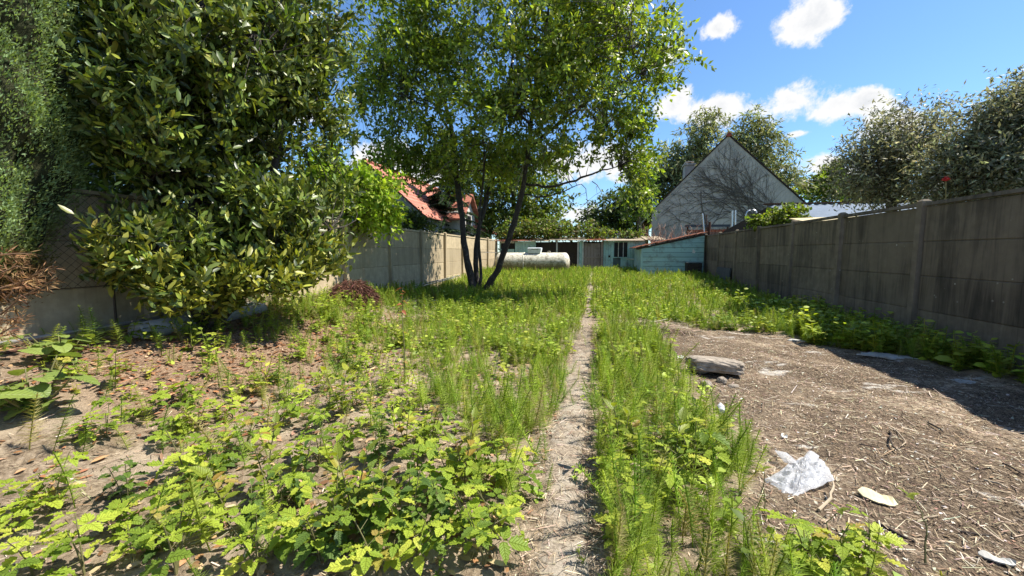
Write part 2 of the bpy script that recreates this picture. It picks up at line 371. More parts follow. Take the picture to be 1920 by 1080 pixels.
# ------------------------------------------------------------------ concrete fences
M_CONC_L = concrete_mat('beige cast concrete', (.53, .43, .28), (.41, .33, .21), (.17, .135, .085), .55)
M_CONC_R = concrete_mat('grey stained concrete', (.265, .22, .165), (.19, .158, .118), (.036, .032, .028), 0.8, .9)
def fence(name, X, posts, side, mat, label, H, seed, lean=0.0):
    """side = +1: garden lies towards +X"""
    r = random.Random(seed)
    root = empty(name, (X, posts[0], 0), label, 'concrete fence')
    pm = MB(); pm.add([(-.06, -.065, -.3), (.06, -.05, -.3), (.06, .05, -.3), (-.06, .065, -.3), (-.06, -.065, H + .03), (.05, -.05, H + .03), (.05, .05, H + .03), (-.06, .065, H + .03),
                       (-.03, -.03, H + .06), (.02, -.03, H + .06), (.02, .03, H + .06), (-.03, .03, H + .06)],
                      [(0, 1, 5, 4), (1, 2, 6, 5), (2, 3, 7, 6), (3, 0, 4, 7), (4, 5, 9, 8), (5, 6, 10, 9), (6, 7, 11, 10), (7, 4, 8, 11), (8, 9, 10, 11)])
    pmesh = pm.mesh('fence_post', mat)
    for k, y in enumerate(posts):
        o = link('post', pmesh, root); o.location = (0 + (0.035 * side), y - posts[0], r.uniform(-.02, .02))
        o.rotation_euler = (r.uniform(-.016, .016), lean + r.uniform(-.014, .014), 0 if side > 0 else math.pi)
    variants = {}
    for k in range(len(posts) - 1):
        L = posts[k + 1] - posts[k] - .10
        key = round(L, 2)
        if key not in variants:
            q = MB(); h = .499; c = .010; t = .022; lp = .02
            q.add([(-t, -L / 2, -lp), (-t, L / 2, -lp), (-t, L / 2, h - lp), (-t, -L / 2, h - lp), (-.004, -L / 2, -lp), (-.004, L / 2, -lp), (-.004, L / 2, h - lp), (-.004, -L / 2, h - lp)],
                  [(0, 3, 2, 1), (0, 1, 5, 4), (1, 2, 6, 5), (2, 3, 7, 6), (3, 0, 4, 7), (4, 5, 6, 7)])
            q.add([(-.0035, -L / 2, 0), (-.0035, L / 2, 0), (-.0035, L / 2, h), (-.0035, -L / 2, h), (t - c, -L / 2, 0), (t - c, L / 2, 0), (t - c, L / 2, h), (t - c, -L / 2, h),
                   (t, -L / 2 + c, c), (t, L / 2 - c, c), (t, L / 2 - c, h - c), (t, -L / 2 + c, h - c)],
                  [(0, 3, 2, 1), (0, 1, 5, 4), (1, 2, 6, 5), (2, 3, 7, 6), (3, 0, 4, 7), (4, 5, 9, 8), (5, 6, 10, 9), (6, 7, 11, 10), (7, 4, 8, 11), (8, 9, 10, 11)])
            cp = MB().box((-.05, -L / 2, 0), (.05, L / 2, .05), .008)
            variants[key] = (q.mesh('fence_panel', mat), cp.mesh('fence_coping', mat))
        pq, cq = variants[key]; yc = (posts[k] + posts[k + 1]) / 2 - posts[0]
        for row in range(-1, 4):
            o = link('panel', pq, root); o.location = (r.uniform(-.004, .004) - lean * (row * .5), yc, row * .5 + (H - .05 - 2.0))
            o.rotation_euler = (0, lean + r.uniform(-.005, .005), 0 if side > 0 else math.pi)
        o = link('coping', cq, root); o.location = (r.uniform(-.01, .01), yc, H - .047 + r.uniform(0, .012)); o.rotation_euler = (r.uniform(-.006, .006), r.uniform(-.03, .03), 0)
    return root
LX, RX = -5.46, 4.72
POST_L = [-2.08 + 2.0 * k for k in range(13)]
POST_R = [1.12 + 1.96 * k for k in range(10)]
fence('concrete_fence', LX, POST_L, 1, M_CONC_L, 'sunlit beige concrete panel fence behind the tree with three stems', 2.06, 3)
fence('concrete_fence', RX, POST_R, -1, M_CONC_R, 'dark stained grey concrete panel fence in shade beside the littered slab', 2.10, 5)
def chain_link():
    root = empty('chain_link_mesh', (LX + .09, 3.4, 1.02), 'rusty diamond wire mesh hung on the concrete fence beside the cypress', 'wire mesh')
    mb = MB(); w0, w1, h = -1.45, 1.5, 1.0; s = .085
    m = plain('rusty wire', (.10, .075, .055), .7, .3, .4)
    k = w0 - h
    while k < w1:
        for sg in (1, -1):
            a, b = (k, k + h) if sg > 0 else (k + h, k)
            pts = [(a, 0.0), (b, h)]
            (y0, z0), (y1, z1) = pts; t0 = 0; t1 = 1
            lo, hi = sorted((y0, y1))
            def cut(y): return (y - y0) / (y1 - y0)
            ts = sorted((cut(w0), cut(w1))); t0 = max(0, ts[0]); t1 = min(1, ts[1])
            if t1 - t0 > .02:
                P = [(0.004 * math.sin(t * 90 + k * 9) + .004 * sg, y0 + (y1 - y0) * t, z0 + (z1 - z0) * t) for t in np.linspace(t0, t1, 6)]
                mb.tube(P, .0022, 3, cap=False)
        k += s * 1.0
    mb.build('wire', m, root)
    fr = MB(); fr.tube([(0, w0, 0), (0, w1, 0)], .005, 5); fr.tube([(0, w0, h), (0, w1, h)], .005, 5); fr.build('tension_wire', m, root)
    for y in (w0, .1, w1): MB().tube([(.01, y, -.9), (.01, y, h + .05)], .014, 6).build('stake', m, root)
chain_link()
# ------------------------------------------------------------------ back sheds
TEAL = (.135, .36, .37); M_TEAL_H = board_mat('flaking teal boards', (.33, .54, .52), (.14, .15, .14), .5, (2, 2, 26)); M_TEAL_V = board_mat('teal upright boards', (.32, .53, .50), (.15, .15, .13), .55, (26, 26, 2))
M_GREYWOOD = board_mat('grey weathered door wood', (.24, .20, .165), (.09, .07, .055), .6, (26, 26, 2)); M_DARK = plain('black for unlit shed inside', (.018, .015, .013), .95, .1)  # near-black colour stands in for the unlit shed interiors and vent hole
M_DARKBOARD = board_mat('dark boards and bay shade', (.035, .026, .02), (.05, .04, .03), .5, (26, 26, 2))
M_FRAME = plain('pale painted wood', (.50, .52, .47), .7); M_TILE = plain('mossy red clay tiles', (.30, .115, .065), .85, .2, 0, .4, 9, .4, (.10, .055, .035)); M_SHEET = plain('mossy fibre sheet', (.42, .36, .27), .9, .15, 0, .35, 7, .3, (.18, .13, .07))
M_GLASS, _T, _b = new_mat('dusty dark glass'); _b.inputs['Base Color'].default_value = (.01, .012, .013, 1); _b.inputs['Roughness'].default_value = .3; _b.inputs['Specular IOR Level'].default_value = .15
M_WHITE = plain('white paint', (.72, .72, .68), .5, .4, 0, .15)
M_RUST = plain('rusty steel', (.12, .06, .04), .8, .3, .3, .4); M_ALU = plain('dull aluminium', (.62, .63, .64), .38, .5, .85, .12)
def back_shed():
    Y0 = 22.0
    root = empty('garden_shed', (-1.5, Y0, .35), 'long low teal shed with dark open bay and plank door at the path end', 'shed')
    def up(x0, x1, z0, z1, mat, name='plank', w=.14, y=Y0):
        n = max(1, round((x1 - x0) / w)); d = (x1 - x0) / n
        for i in range(n):
            part(name, MB().box((x0 + i * d + .004, y - .02 - .006 * (i % 2), z0), (x0 + (i + 1) * d - .004, y + .012, z1)), mat, root)
    zb, zt = .2, 1.98
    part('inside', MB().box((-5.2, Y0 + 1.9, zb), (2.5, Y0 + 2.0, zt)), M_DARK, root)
    part('side_wall', MB().box((-5.28, Y0 + .0, zb), (-5.2, Y0 + 1.9, zt)), M_TEAL_V, root)
    part('side_wall', MB().box((2.5, Y0 + .0, zb), (2.58, Y0 + 1.9, zt)), M_TEAL_V, root)
    up(-5.2, -4.42, zb, 1.55, M_TEAL_V); part('window_gap', MB().box((-5.2, Y0 + .05, 1.55), (-4.42, Y0 + .07, 1.9)), M_GLASS, root)
    part('beam', MB().box((-5.2, Y0 - .03, 1.88), (-4.42, Y0 + .02, 1.98)), M_FRAME, root)
    up(-4.38, -3.2, zb, zt, M_TEAL_V)
    up(-3.2, -.93, zb, 1.90, M_DARKBOARD, 'back_board', .2, Y0 + .45)  # shade of the open bay is put into the colour of these boards
    part('post', MB().box((-2.08, Y0 - .04, zb), (-2.0, Y0 + .03, zt)), M_FRAME, root); part('post', MB().box((-.93, Y0 - .04, zb), (-.85, Y0 + .03, zt)), M_FRAME, root)
    up(-.83, -.60, zb, zt, M_TEAL_V, 'plank', .12)
    # plank door: upper and lower leaf, rail, hinge strap
    door = part('door', MB().box((-.58, Y0 - .07, 1.06), (.30, Y0 - .047, 1.14)), M_GREYWOOD, root)
    for i in range(5):
        x = -.56 + i * .17
        part('plank', MB().box((x, Y0 - .045, .45), (x + .16, Y0 - .02, 1.86 - .01 * (i % 2))), M_GREYWOOD, door)
    part('door_post', MB().box((-.66, Y0 - .06, zb), (-.59, Y0 + .02, 1.95)), M_FRAME, root); part('door_post', MB().box((.31, Y0 - .06, zb), (.44, Y0 + .02, 1.95)), M_GREYWOOD, root)
    part('handle', MB().tube([(.20, Y0 - .10, 1.16), (.20, Y0 - .10, 1.30)], .012, 6), M_RUST, door)
    up(.45, .97, zb, zt, M_TEAL_V); up(1.72, 2.5, zb, zt, M_TEAL_V)
    up(.97, 1.72, 1.90, zt, M_TEAL_V, 'plank', .38)
    win = part('window', MB().box((.95, Y0 - .07, 1.08), (1.74, Y0 + .02, 1.12)), M_TEAL_V, root); part('pane', MB().box((1.0, Y0 + .03, 1.14), (1.69, Y0 + .04, 1.88)), M_GLASS, win)
    for x in (.97, 1.21, 1.46, 1.69): part('bar', MB().box((x, Y0 - .03, 1.122), (x + .035, Y0 + .02, 1.898)), M_FRAME if x in (1.21, 1.46) else M_TEAL_V, win)
    part('apron_board', MB().box((.98, Y0 - .03, zb), (1.34, Y0 + .01, 1.078)), board_mat('dull green apron', (.06, .10, .10), (.04, .04, .035), .5), root); part('apron_board', MB().box((1.35, Y0 - .03, zb), (1.71, Y0 + .01, 1.078)), M_TEAL_V, root)
    part('vent_hole', MB().box((.72, Y0 - .034, 1.10), (.81, Y0 - .0, 1.20)), M_DARK, root)
    # corrugated roof sheets with uneven mossy fronts
    x = -5.45; r = random.Random(4); k = 0
    while x < 2.7:
        wd = 1.02; n = 14; pts = []; dz = r.uniform(-.03, .03); dy = r.uniform(-.08, .08)
        v = []; f = []
        for i in range(n + 1):
            xx = x + wd * i / n; zz = 2.0 + dz + .022 * math.sin(i * math.pi * 1.0 + .5) * (1 if i % 2 else -1)
            v += [(xx, Y0 - .28 + dy, zz), (xx, Y0 + 2.2, zz + .25), (xx, Y0 - .28 + dy, zz + .022), (xx, Y0 + 2.2, zz + .272)]
        for i in range(n):
            a = 4 * i; b = a + 4
            f += [(a, b, b + 1, a + 1), (a + 2, a + 3, b + 3, b + 2), (a, a + 2, b + 2, b)]
        part('roof_sheet', MB().add(v, f), M_TILE if k in (0, 1, 5) else M_SHEET, root); x += 1.0; k += 1
    return root
back_shed()
def side_shed():
    Y0 = 18.55; xl, xr = 2.06, 4.60
    root = empty('board_shed', (3.3, Y0, .3), 'turquoise lean-to of horizontal boards with sloping tile roof against the dark fence', 'shed')
    zt = lambda x: 1.60 + (x - xl) / (xr - xl) * .56
    z = .15; i = 0
    while z < 2.15:
        h = .205; x0 = xl if z + h < 1.60 else xl + (z + h - 1.60) / .56 * (xr - xl)
        z1 = z + h - .012; xa = xl
        if z1 > zt(xl):
            xa = xl + (z1 - zt(xl)) / .56 * (xr - xl); xb = xl + max(0, (z - zt(xl)) / .56 * (xr - xl))
            if xa < xr: poly = [(xb, Y0, z), (xr, Y0, z), (xr, Y0, z1), (xa, Y0, z1)]
            else: poly = [(xb, Y0, z), (xr, Y0, z), (xr, Y0, zt(xr))]
        else: poly = [(xl, Y0, z), (xr, Y0, z), (xr, Y0, z1), (xl, Y0, z1)]
        dy = -.012 - .008 * (i % 2)
        poly = [(p[0], p[1] + (.012 if p[2] == z1 else 0), p[2]) for p in poly]
        part('plank', MB().prism(poly, (0, dy - .012, 0)), M_TEAL_H, root); z += h; i += 1
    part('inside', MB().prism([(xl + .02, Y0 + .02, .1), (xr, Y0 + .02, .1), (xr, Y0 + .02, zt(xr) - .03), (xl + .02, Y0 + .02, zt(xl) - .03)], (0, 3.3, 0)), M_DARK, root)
    part('corner_board', MB().box((xl - .05, Y0 - .05, .1), (xl + .035, Y0 + .03, 1.60)), M_TEAL_H, root)
    part('side_wall', MB().box((xl - .03, Y0 + .03, .1), (xl + .015, Y0 + 3.3, 1.56)), M_TEAL_H, root)
    # rafters and clay tiles along the verge
    part('verge_board', MB().prism([(xl - .25, Y0 - .06, zt(xl - .25) - .06), (xr + .02, Y0 - .06, zt(xr) - .06), (xr + .02, Y0 - .06, zt(xr) + .02), (xl - .25, Y0 - .06, zt(xl - .25) + .02)], (0, .05, 0)), M_DARKBOARD, root)
    r = random.Random(8); n = 13
    for k in range(n):
        x0 = xl - .3 + k * (xr - xl + .36) / n; x1 = x0 + .27
        for row in range(6):
            y0 = Y0 - .14 + row * .55; j = r.uniform(-.015, .015)
            za, zb_ = zt(x0) + .03 + j, zt(x1) + .055 + j
            part('roof_tile', MB().add([(x0, y0, za), (x1, y0 + r.uniform(-.03, .03), zb_), (x1, y0 + .56, zb_), (x0, y0 + .56, za), (x0, y0, za + .035), (x1, y0, zb_ + .035), (x1, y0 + .56, zb_ + .035), (x0, y0 + .56, za + .035)],
                                       [(0, 3, 2, 1), (4, 5, 6, 7), (0, 1, 5, 4), (1, 2, 6, 5), (2, 3, 7, 6), (3, 0, 4, 7)]), M_TILE, root)
    part('paint_splash', MB().add([(4.12, Y0 - .036, 1.36), (4.22, Y0 - .037, 1.33), (4.27, Y0 - .036, 1.42), (4.19, Y0 - .037, 1.47), (4.17, Y0 - .036, 1.55), (4.14, Y0 - .037, 1.46)], [(0, 1, 2, 3, 4, 5)]), M_WHITE, root)
side_shed()
def side_bits():
    Y0 = 18.3
    c = empty('wooden_crate', (4.15, Y0, gz(4.1, Y0)), 'dark slatted wooden crate in front of the turquoise lean-to', 'crate')
    z = float(gz(4.1, Y0))
    for i in range(4): part('slat', MB().box((3.86, Y0 - .22, z + .02 + i * .15), (4.44, Y0 - .2, z + .15 + i * .15)), M_DARKBOARD, c)
    for i in range(4): part('slat', MB().box((3.86, Y0 + .2, z + .02 + i * .15), (4.44, Y0 + .22, z + .15 + i * .15)), M_DARKBOARD, c)
    for x in (3.86, 4.40): part('corner_post', MB().box((x, Y0 - .199, z), (x + .04, Y0 + .199, z + .62)), M_DARKBOARD, c)
    part('lid', MB().box((3.84, Y0 - .24, z + .622), (4.46, Y0 + .24, z + .65)), plain('grey lid', (.12, .12, .12)), c)
    p = MB(); z = float(gz(4.4, 15.8)); p.prism([(4.60, 15.1, z), (4.60, 16.6, z), (4.655, 16.6, z + .62), (4.655, 15.1, z + .62)], (-.04, 0, 0))
    tag(p.build('leaning_panel', plain('dark grey sheet', (.10, .105, .11), .7)), 'dark grey sheet leaning on the stained fence near the turquoise lean-to', 'panel')
    q = MB().tube([(1.66, 21.9, 1.02), (2.0, 21.5, 1.01), (2.06, 18.45, 1.03)], .022, 8)
    q = MB().tube([(1.66, 21.9, 1.02), (2.45, 21.85, 1.0)], .022, 8)
    tag(q.build('white_pipe', M_WHITE), 'short white pipe fixed below the shed window', 'pipe')
side_bits()
# ------------------------------------------------------------------ gas tank
def gas_tank():
    Y0 = 19.4; cz = .86; rr = .50; xa, xb = -4.85, -1.17
    root = empty('gas_tank', (-3.0, Y0, .3), 'long white algae-stained gas tank lying in the weeds before the shed', 'tank')
    m, T, b = new_mat('algae stained white paint'); g = T.node('ShaderNodeNewGeometry').outputs['Position']; s = T.node('ShaderNodeSeparateXYZ'); T.l.new(g, s.inputs[0])
    low = T.smooth(s.outputs[2], 1.02, .62); n = T.noise(g, 6, 7, .72); st = T.noise(T.scale(g, (9, 9, .9)), 1, 6, .7)  # low darkens the paint towards the underside, besides the noise stains
    f = T.math('ADD', T.math('MULTIPLY', low, .95), T.math('MULTIPLY', T.smooth(n, .42, .66), .8))
    f = T.math('ADD', f, T.math('MULTIPLY', T.smooth(st, .5, .7), .25), clamp=True)
    col = T.mix(f, (.66, .62, .50), (.17, .145, .085)); col = T.mix(T.math('MULTIPLY', T.smooth(T.noise(g, 14, 5, .7), .55, .66), .6), col, (.12, .105, .06))
    T.l.new(col, b.inputs['Base Color']); b.inputs['Roughness'].default_value = .6
    prof = [(.02, xa)] + [(rr * math.sin(a), xa + .22 * (1 - math.cos(a))) for a in np.linspace(.2, math.pi / 2, 7)] + [(rr, x) for x in np.linspace(xa + .3, xb - .3, 8)] + [(rr * math.cos(a), xb - .22 + .22 * math.sin(a)) for a in np.linspace(0, math.pi / 2 - .2, 7)] + [(.02, xb)]
    part('tank_shell', MB().lathe(prof, 40, 'x', (0, Y0, cz)), m, root, True)
    for x in (-4.2, -1.9):
        part('foot', MB().box((x - .12, Y0 - .35, .1), (x + .12, Y0 + .35, .45), .02), M_CONC_L, root)
    part('weld_band', MB().lathe([(rr + .002, -3.42), (rr + .012, -3.41), (rr + .012, -3.37), (rr + .002, -3.36)], 40, 'x', (0, Y0, cz)), m, root, True)
    part('strap', MB().tube([(-3.36, Y0 - rr - .012 * 1, .5), (-3.37, Y0 - rr * .999 - .01, cz), (-3.38, Y0 - rr * .72 - .01, cz + rr * .72), (-3.38, Y0, cz + rr + .012)], .012, 6), M_WHITE, root)
    b_ = part('valve_cover', MB().add([(-3.16, Y0 - .25, 1.33), (-2.58, Y0 - .25, 1.33), (-2.58, Y0 + .2, 1.33), (-3.16, Y0 + .2, 1.33), (-3.20, Y0 - .28, 1.57), (-2.53, Y0 - .28, 1.57), (-2.53, Y0 + .23, 1.57), (-3.20, Y0 + .23, 1.57),
                                         (-3.16, Y0 - .24, 1.60), (-2.57, Y0 - .24, 1.60), (-2.57, Y0 + .19, 1.60), (-3.16, Y0 + .19, 1.60)],
         [(0, 1, 5, 4), (1, 2, 6, 5), (2, 3, 7, 6), (3, 0, 4, 7), (4, 5, 9, 8), (5, 6, 10, 9), (6, 7, 11, 10), (7, 4, 8, 11), (8, 9, 10, 11), (3, 2, 1, 0)]), plain('bluish white plastic', (.70, .74, .76), .45), root)
    part('warning_strip', MB().add([(-3.0, Y0 - .278, 1.505), (-2.66, Y0 - .278, 1.505), (-2.66, Y0 - .281, 1.53), (-3.0, Y0 - .281, 1.53)], [(0, 1, 2, 3)]), plain('grey print', (.16, .18, .2)), b_)
    part('lifting_lug', MB().tube([(-2.24, Y0, 1.33), (-2.23, Y0, 1.42), (-2.18, Y0, 1.45), (-2.13, Y0, 1.42), (-2.12, Y0, 1.33)], .022, 6), m, root)
gas_tank()
# ------------------------------------------------------------------ houses beyond
M_VERGE = plain('dark weathered tiles', (.065, .042, .035), .9, .2, 0, .4, 9, .4)
def gable_house():
    Y0 = 27.0; W, A = (3.52, 4.05), (7.80, 8.40); xr = 12.6
    root = empty('gable_house', (8, Y0, 0), 'grey rendered house gable laced with bare creeper behind the turquoise lean-to', 'house')
    sl_l = (A[1] - W[1]) / (A[0] - W[0]); zr = A[1] - (xr - A[0]) * .955
    m, T, b = new_mat('grey render'); g = T.node('ShaderNodeNewGeometry').outputs['Position']
    n = T.noise(g, .8, 6, .65); n2 = T.noise(g, 16, 5, .7); st = T.noise(T.scale(g, (5, 5, .5)), 1, 5, .65)
    col = T.mix(T.smooth(T.math('ADD', T.math('MULTIPLY', n, .6), T.math('MULTIPLY', st, .4)), .4, .62), (.37, .325, .275), (.54, .475, .405)); col = T.mix(T.smooth(n2, .6, .75), col, (.26, .24, .235))
    T.l.new(col, b.inputs['Base Color']); b.inputs['Roughness'].default_value = .95; bump(T, b, n2, .5, .02)
    D = 10.0
    part('wall', MB().prism([(W[0], Y0, -.2), (xr, Y0, -.2), (xr, Y0, zr), (A[0], Y0, A[1]), (W[0], Y0, W[1])], (1.7, D, 0)), m, root)
    part('porch_wall', MB().prism([(W[0] - .62, Y0 + 1.2, -.2), (W[0] - .003, Y0 + 1.2, -.2), (W[0] - .003, Y0 + 1.2, W[1] - .2), (W[0] - .62, Y0 + 1.2, W[1] - .85)], (0, D - 1.5, 0)), plain('ochre render', (.50, .36, .15)), root)
    th = .07
    def slope(xa, za, xb, zb, name):
        nx, nz = -(zb - za), (xb - xa); l = math.hypot(nx, nz); nx, nz = nx / l * th, nz / l * th
        if nz < 0: nx, nz = -nx, -nz
        part(name, MB().prism([(xa, Y0 - .06, za + .02), (xb, Y0 - .06, zb + .02), (xb + nx, Y0 - .06, zb + .02 + nz), (xa + nx, Y0 - .06, za + .02 + nz)], (1.75, D + .3, 0)), M_VERGE, root)
    slope(W[0] - .85, W[1] - 1.02 * sl_l * .95, A[0], A[1], 'roof'); slope(A[0], A[1], xr + .5, zr - .5 * .955, 'roof')
    part('verge_board', MB().prism([(W[0] - .85, Y0 - .12, W[1] - 1.0), (W[0] + .0, Y0 - .12, W[1] - .02), (W[0], Y0 - .12, W[1] - .14), (W[0] - .85, Y0 - .12, W[1] - 1.16)], (0, .06, 0)), plain('grey fascia', (.30, .27, .23)), root)
    part('ridge_tile', MB().prism([(A[0] - .16, Y0 - .14, A[1] - .06), (A[0] + .16, Y0 - .14, A[1] - .06), (A[0] + .10, Y0 - .14, A[1] + .13), (A[0], Y0 - .14, A[1] + .18), (A[0] - .10, Y0 - .14, A[1] + .13)], (1.7, D, 0)), plain('red ridge tile', (.34, .07, .045), .8), root)
    c = part('chimney', MB().box((5.85, Y0 + 2.2, 5.4), (6.45, Y0 + 2.9, 7.2)), m, root)
    part('cap', MB().box((5.78, Y0 + 2.13, 7.202), (6.52, Y0 + 2.97, 7.30)), m, c); part('cap', MB().box((5.9, Y0 + 2.25, 7.40), (6.4, Y0 + 2.85, 7.46)), m, c)
    for x in (5.93, 6.25): part('pier', MB().box((x, Y0 + 2.3, 7.302), (x + .12, Y0 + 2.8, 7.398)), m, c)
    # bare creeper: fans up and to the left from the lower right of the wall
    vr = random.Random(21); mb = MB()
    def inside(x, z): return z < A[1] - abs(x - A[0]) * (sl_l if x < A[0] else .955) - .1 and x > W[0] + .15
    def grow(x, z, ang, rad, n, depth):
        pts = [(x, Y0 - .03, z)]
        cur = vr.uniform(-.02, .035)
        for i in range(n):
            ang += cur + vr.gauss(0, .16); x += .22 * math.cos(ang); z += .22 * math.sin(ang)
            if not inside(x, z): break
            pts.append((x, Y0 - .03 - vr.uniform(0, .03), z))
            if depth < 2 and vr.random() < .26: grow(x, z, ang + vr.choice((-1, 1)) * vr.uniform(.3, .8), rad * .68, int(n * vr.uniform(.3, .7)), depth + 1)
        if len(pts) > 2: mb.tube(pts, np.linspace(rad, rad * .35, len(pts)), 4, cap=False)
    for k in range(24):
        t = vr.random(); grow(11.2 - 1.6 * t + vr.uniform(-.5, .5), 3.0 + vr.uniform(-.6, 1.2), R(vr.uniform(118, 172)), vr.uniform(.012, .020), vr.randint(16, 38), 0)
    grow(6.9, 2.6, R(105), .04, 12, 0); grow(6.8, 2.6, R(60), .03, 8, 1)
    o = mb.build('climbing_creeper', plain('bare creeper stems', (.15, .125, .105), .9)); tag(o, 'bare dark creeper stems fanning across the grey gable wall', 'creeper')
gable_house()
def red_house():
    root = empty('red_roof_house', (-11, 20, 0), 'white walled house with bright red tiled roof beyond the sunlit fence', 'house')
    m, T, b = new_mat('bright red clay tiles'); g = T.node('ShaderNodeNewGeometry').outputs['Position']; s = T.node('ShaderNodeSeparateXYZ'); T.l.new(g, s.inputs[0])
    rows = T.math('FRACT', T.math('MULTIPLY', s.outputs[2], 4.2)); n = T.noise(g, 2.5, 6, .65); n2 = T.noise(g, 18, 4, .7)
    col = T.mix(T.smooth(n, .35, .7), (.36, .12, .08), (.50, .21, .14)); col = T.mix(T.math('MULTIPLY', T.smooth(rows, .25, .0), .6), col, (.16, .035, .02)); col = T.mix(T.smooth(n2, .6, .75), col, (.28, .07, .04))
    T.l.new(col, b.inputs['Base Color']); b.inputs['Roughness'].default_value = .8; bump(T, b, rows, .6, .03)
    Mw = plain('off-white render', (.62, .60, .55), .9)
    xa, xr, xe = -14.4, -11.0, -7.9; ze, zr = 3.1, 5.80; y0, y1 = 17.9, 27.5
    part('wall', MB().prism([(xa + .3, y0 + .2, 0), (xe - .3, y0 + .2, 0), (xe - .3, y0 + .2, ze + .1), (xr, y0 + .2, zr - .15), (xa + .3, y0 + .2, ze + .1)], (0, y1 - y0 - .4, 0)), plain('grey gable render', (.33, .33, .34), .9), root)
    # roof slopes laid in courses of tiles
    for side, xo in ((1, xe), (-1, xa)):
        nrow = 13
        for k in range(nrow):
            t0, t1 = k / nrow, (k + 1) / nrow + .02
            X0 = xr + (xo - xr) * t0; X1 = xr + (xo - xr) * t1; Z0 = zr + (ze - zr) * t0; Z1 = zr + (ze - zr) * t1
            part('tile_course', MB().add([(X0, y0, Z0), (X1, y0, Z1 + .03), (X1, y1, Z1 + .03), (X0, y1, Z0), (X0, y0, Z0 - .05), (X1, y0, Z1 - .02), (X1, y1, Z1 - .02), (X0, y1, Z0 - .05)],
                                          [(0, 1, 2, 3), (7, 6, 5, 4), (0, 4, 5, 1), (1, 5, 6, 2), (2, 6, 7, 3), (3, 7, 4, 0)]), m, root)
    part('ridge', MB().tube([(xr, y0 - .02, zr + .02), (xr, y1, zr + .02)], .11, 8), m, root)
    ch = part('chimney', MB().box((xr - .9, 21.0, 5.0), (xr - .4, 21.5, 6.45)), plain('chimney brick', (.30, .16, .11), .9), root); part('antenna_mast', MB().tube([(xr - .6, 20.4, 5.2), (xr - .6, 20.4, 7.3)], .035, 6), M_ALU, root)
    # cross gable facing the garden
    yc = 22.6; hw = 1.35; zx = 4.75; xf = -7.3
    part('dormer_wall', MB().prism([(xf, yc - hw, 2.2), (xf, yc + hw, 2.2), (xf, yc + hw, 3.55), (xf, yc, zx - .12), (xf, yc - hw, 3.55)], (-1.9, 0, 0)), Mw, root)
    for sg in (1, -1):
        part('dormer_roof', MB().prism([(xf + .3, yc, zx), (xf + .3, yc + sg * (hw + .35), 3.22), (xf + .3, yc + sg * (hw + .35), 3.12), (xf + .3, yc, zx - .1)], (-3.0, 0, 0)), m, root)
    wdw = part('window', MB().box((xf - .02, yc - .45, 2.5), (xf + .03, yc + .45, 3.5)), M_DARKBOARD, root)
    part('pane', MB().box((xf + .031, yc - .38, 2.56), (xf + .04, yc + .38, 3.44)), M_GLASS, wdw)
    # lower rear wing
    part('wing_roof', MB().add([(-9.2, 23.5, 4.6), (-6.9, 23.5, 2.7), (-6.9, 28, 2.7), (-9.2, 28, 4.6), (-9.2, 23.5, 4.5), (-6.9, 23.5, 2.6), (-6.9, 28, 2.6), (-9.2, 28, 4.5)], [(0, 1, 2, 3), (7, 6, 5, 4), (0, 4, 5, 1), (1, 5, 6, 2), (2, 6, 7, 3), (3, 7, 4, 0)]), m, root)
    part('wing_wall', MB().prism([(-9.2, 23.7, 0), (-7.2, 23.7, 0), (-7.2, 23.7, 2.8), (-9.2, 23.7, 4.45)], (0, 4, 0)), Mw, root)
red_house()
def iron_roof_shed():
    Y0 = 13.6; root = empty('iron_roof_shed', (7, Y0, 0), 'shed with pale corrugated metal roof showing over the stained fence', 'shed')
    m = plain('galvanised sheet', (.36, .41, .46), .5, .4, .2, .15, 3, .05)
    xa, xb = 5.75, 10.2; zr, ze = 2.98, 2.35; yr = Y0 + 1.7
    k = 0; x = xa
    while x < xb - .1:
        n = 8; v = []; f = []; wd = .9
        for i in range(n + 1):
            xx = x + wd * i / n; z = .030 * (1 if i % 2 else -1); sh = -.0
            v += [(xx + .75, Y0 - .2, ze + z), (xx, yr, zr + z), (xx + .75, Y0 - .2, ze + z - .006), (xx, yr, zr + z - .006)]
        for i in range(n):
            a = 4 * i; b = a + 4; f += [(a, b, b + 1, a + 1), (a + 2, a + 3, b + 3, b + 2), (a, a + 2, b + 2, b)]
        part('roof_sheet', MB().add(v, f), m, root); x += .9; k += 1
    part('ridge_cap', MB().box((xa - .1, yr - .12, zr + .022), (xb, yr + .12, zr + .06)), M_RUST, root)
    part('gable_end', MB().prism([(xa + .8, Y0 - .1, 0), (xa + .8, Y0 - .1, ze - .08), (xa + .04, yr, zr - .08), (xa + .04, yr, 0)], (.05, 0, 0)), M_DARKBOARD, root)
    part('gable_end', MB().prism([(xa + .0, yr + .1, 0), (xa + .0, yr + .1, zr - .08), (xa - .9, yr + 1.6, zr - .8), (xa - .9, yr + 1.6, 0)], (.05, 0, 0)), M_DARKBOARD, root)
    part('front_wall', MB().box((xa + .86, Y0 + .0, 0), (xb, Y0 + .06, ze - .04)), M_DARKBOARD, root)
    o = MB().prism([(5.2, 11.5, 2.14), (6.9, 11.3, 2.16), (7.1, 12.6, 2.34), (5.3, 12.6, 2.30)], (0, 0, .03)).build('fibreglass_sheet', plain('yellowed fibreglass', (.62, .52, .30), .6)); tag(o, 'yellowed flat roofing sheet lying just above the stained fence top', 'roof sheet')
    for (x, y) in ((5.4, 11.7), (6.8, 11.5), (5.4, 12.5), (6.9, 12.5)): pass
iron_roof_shed()
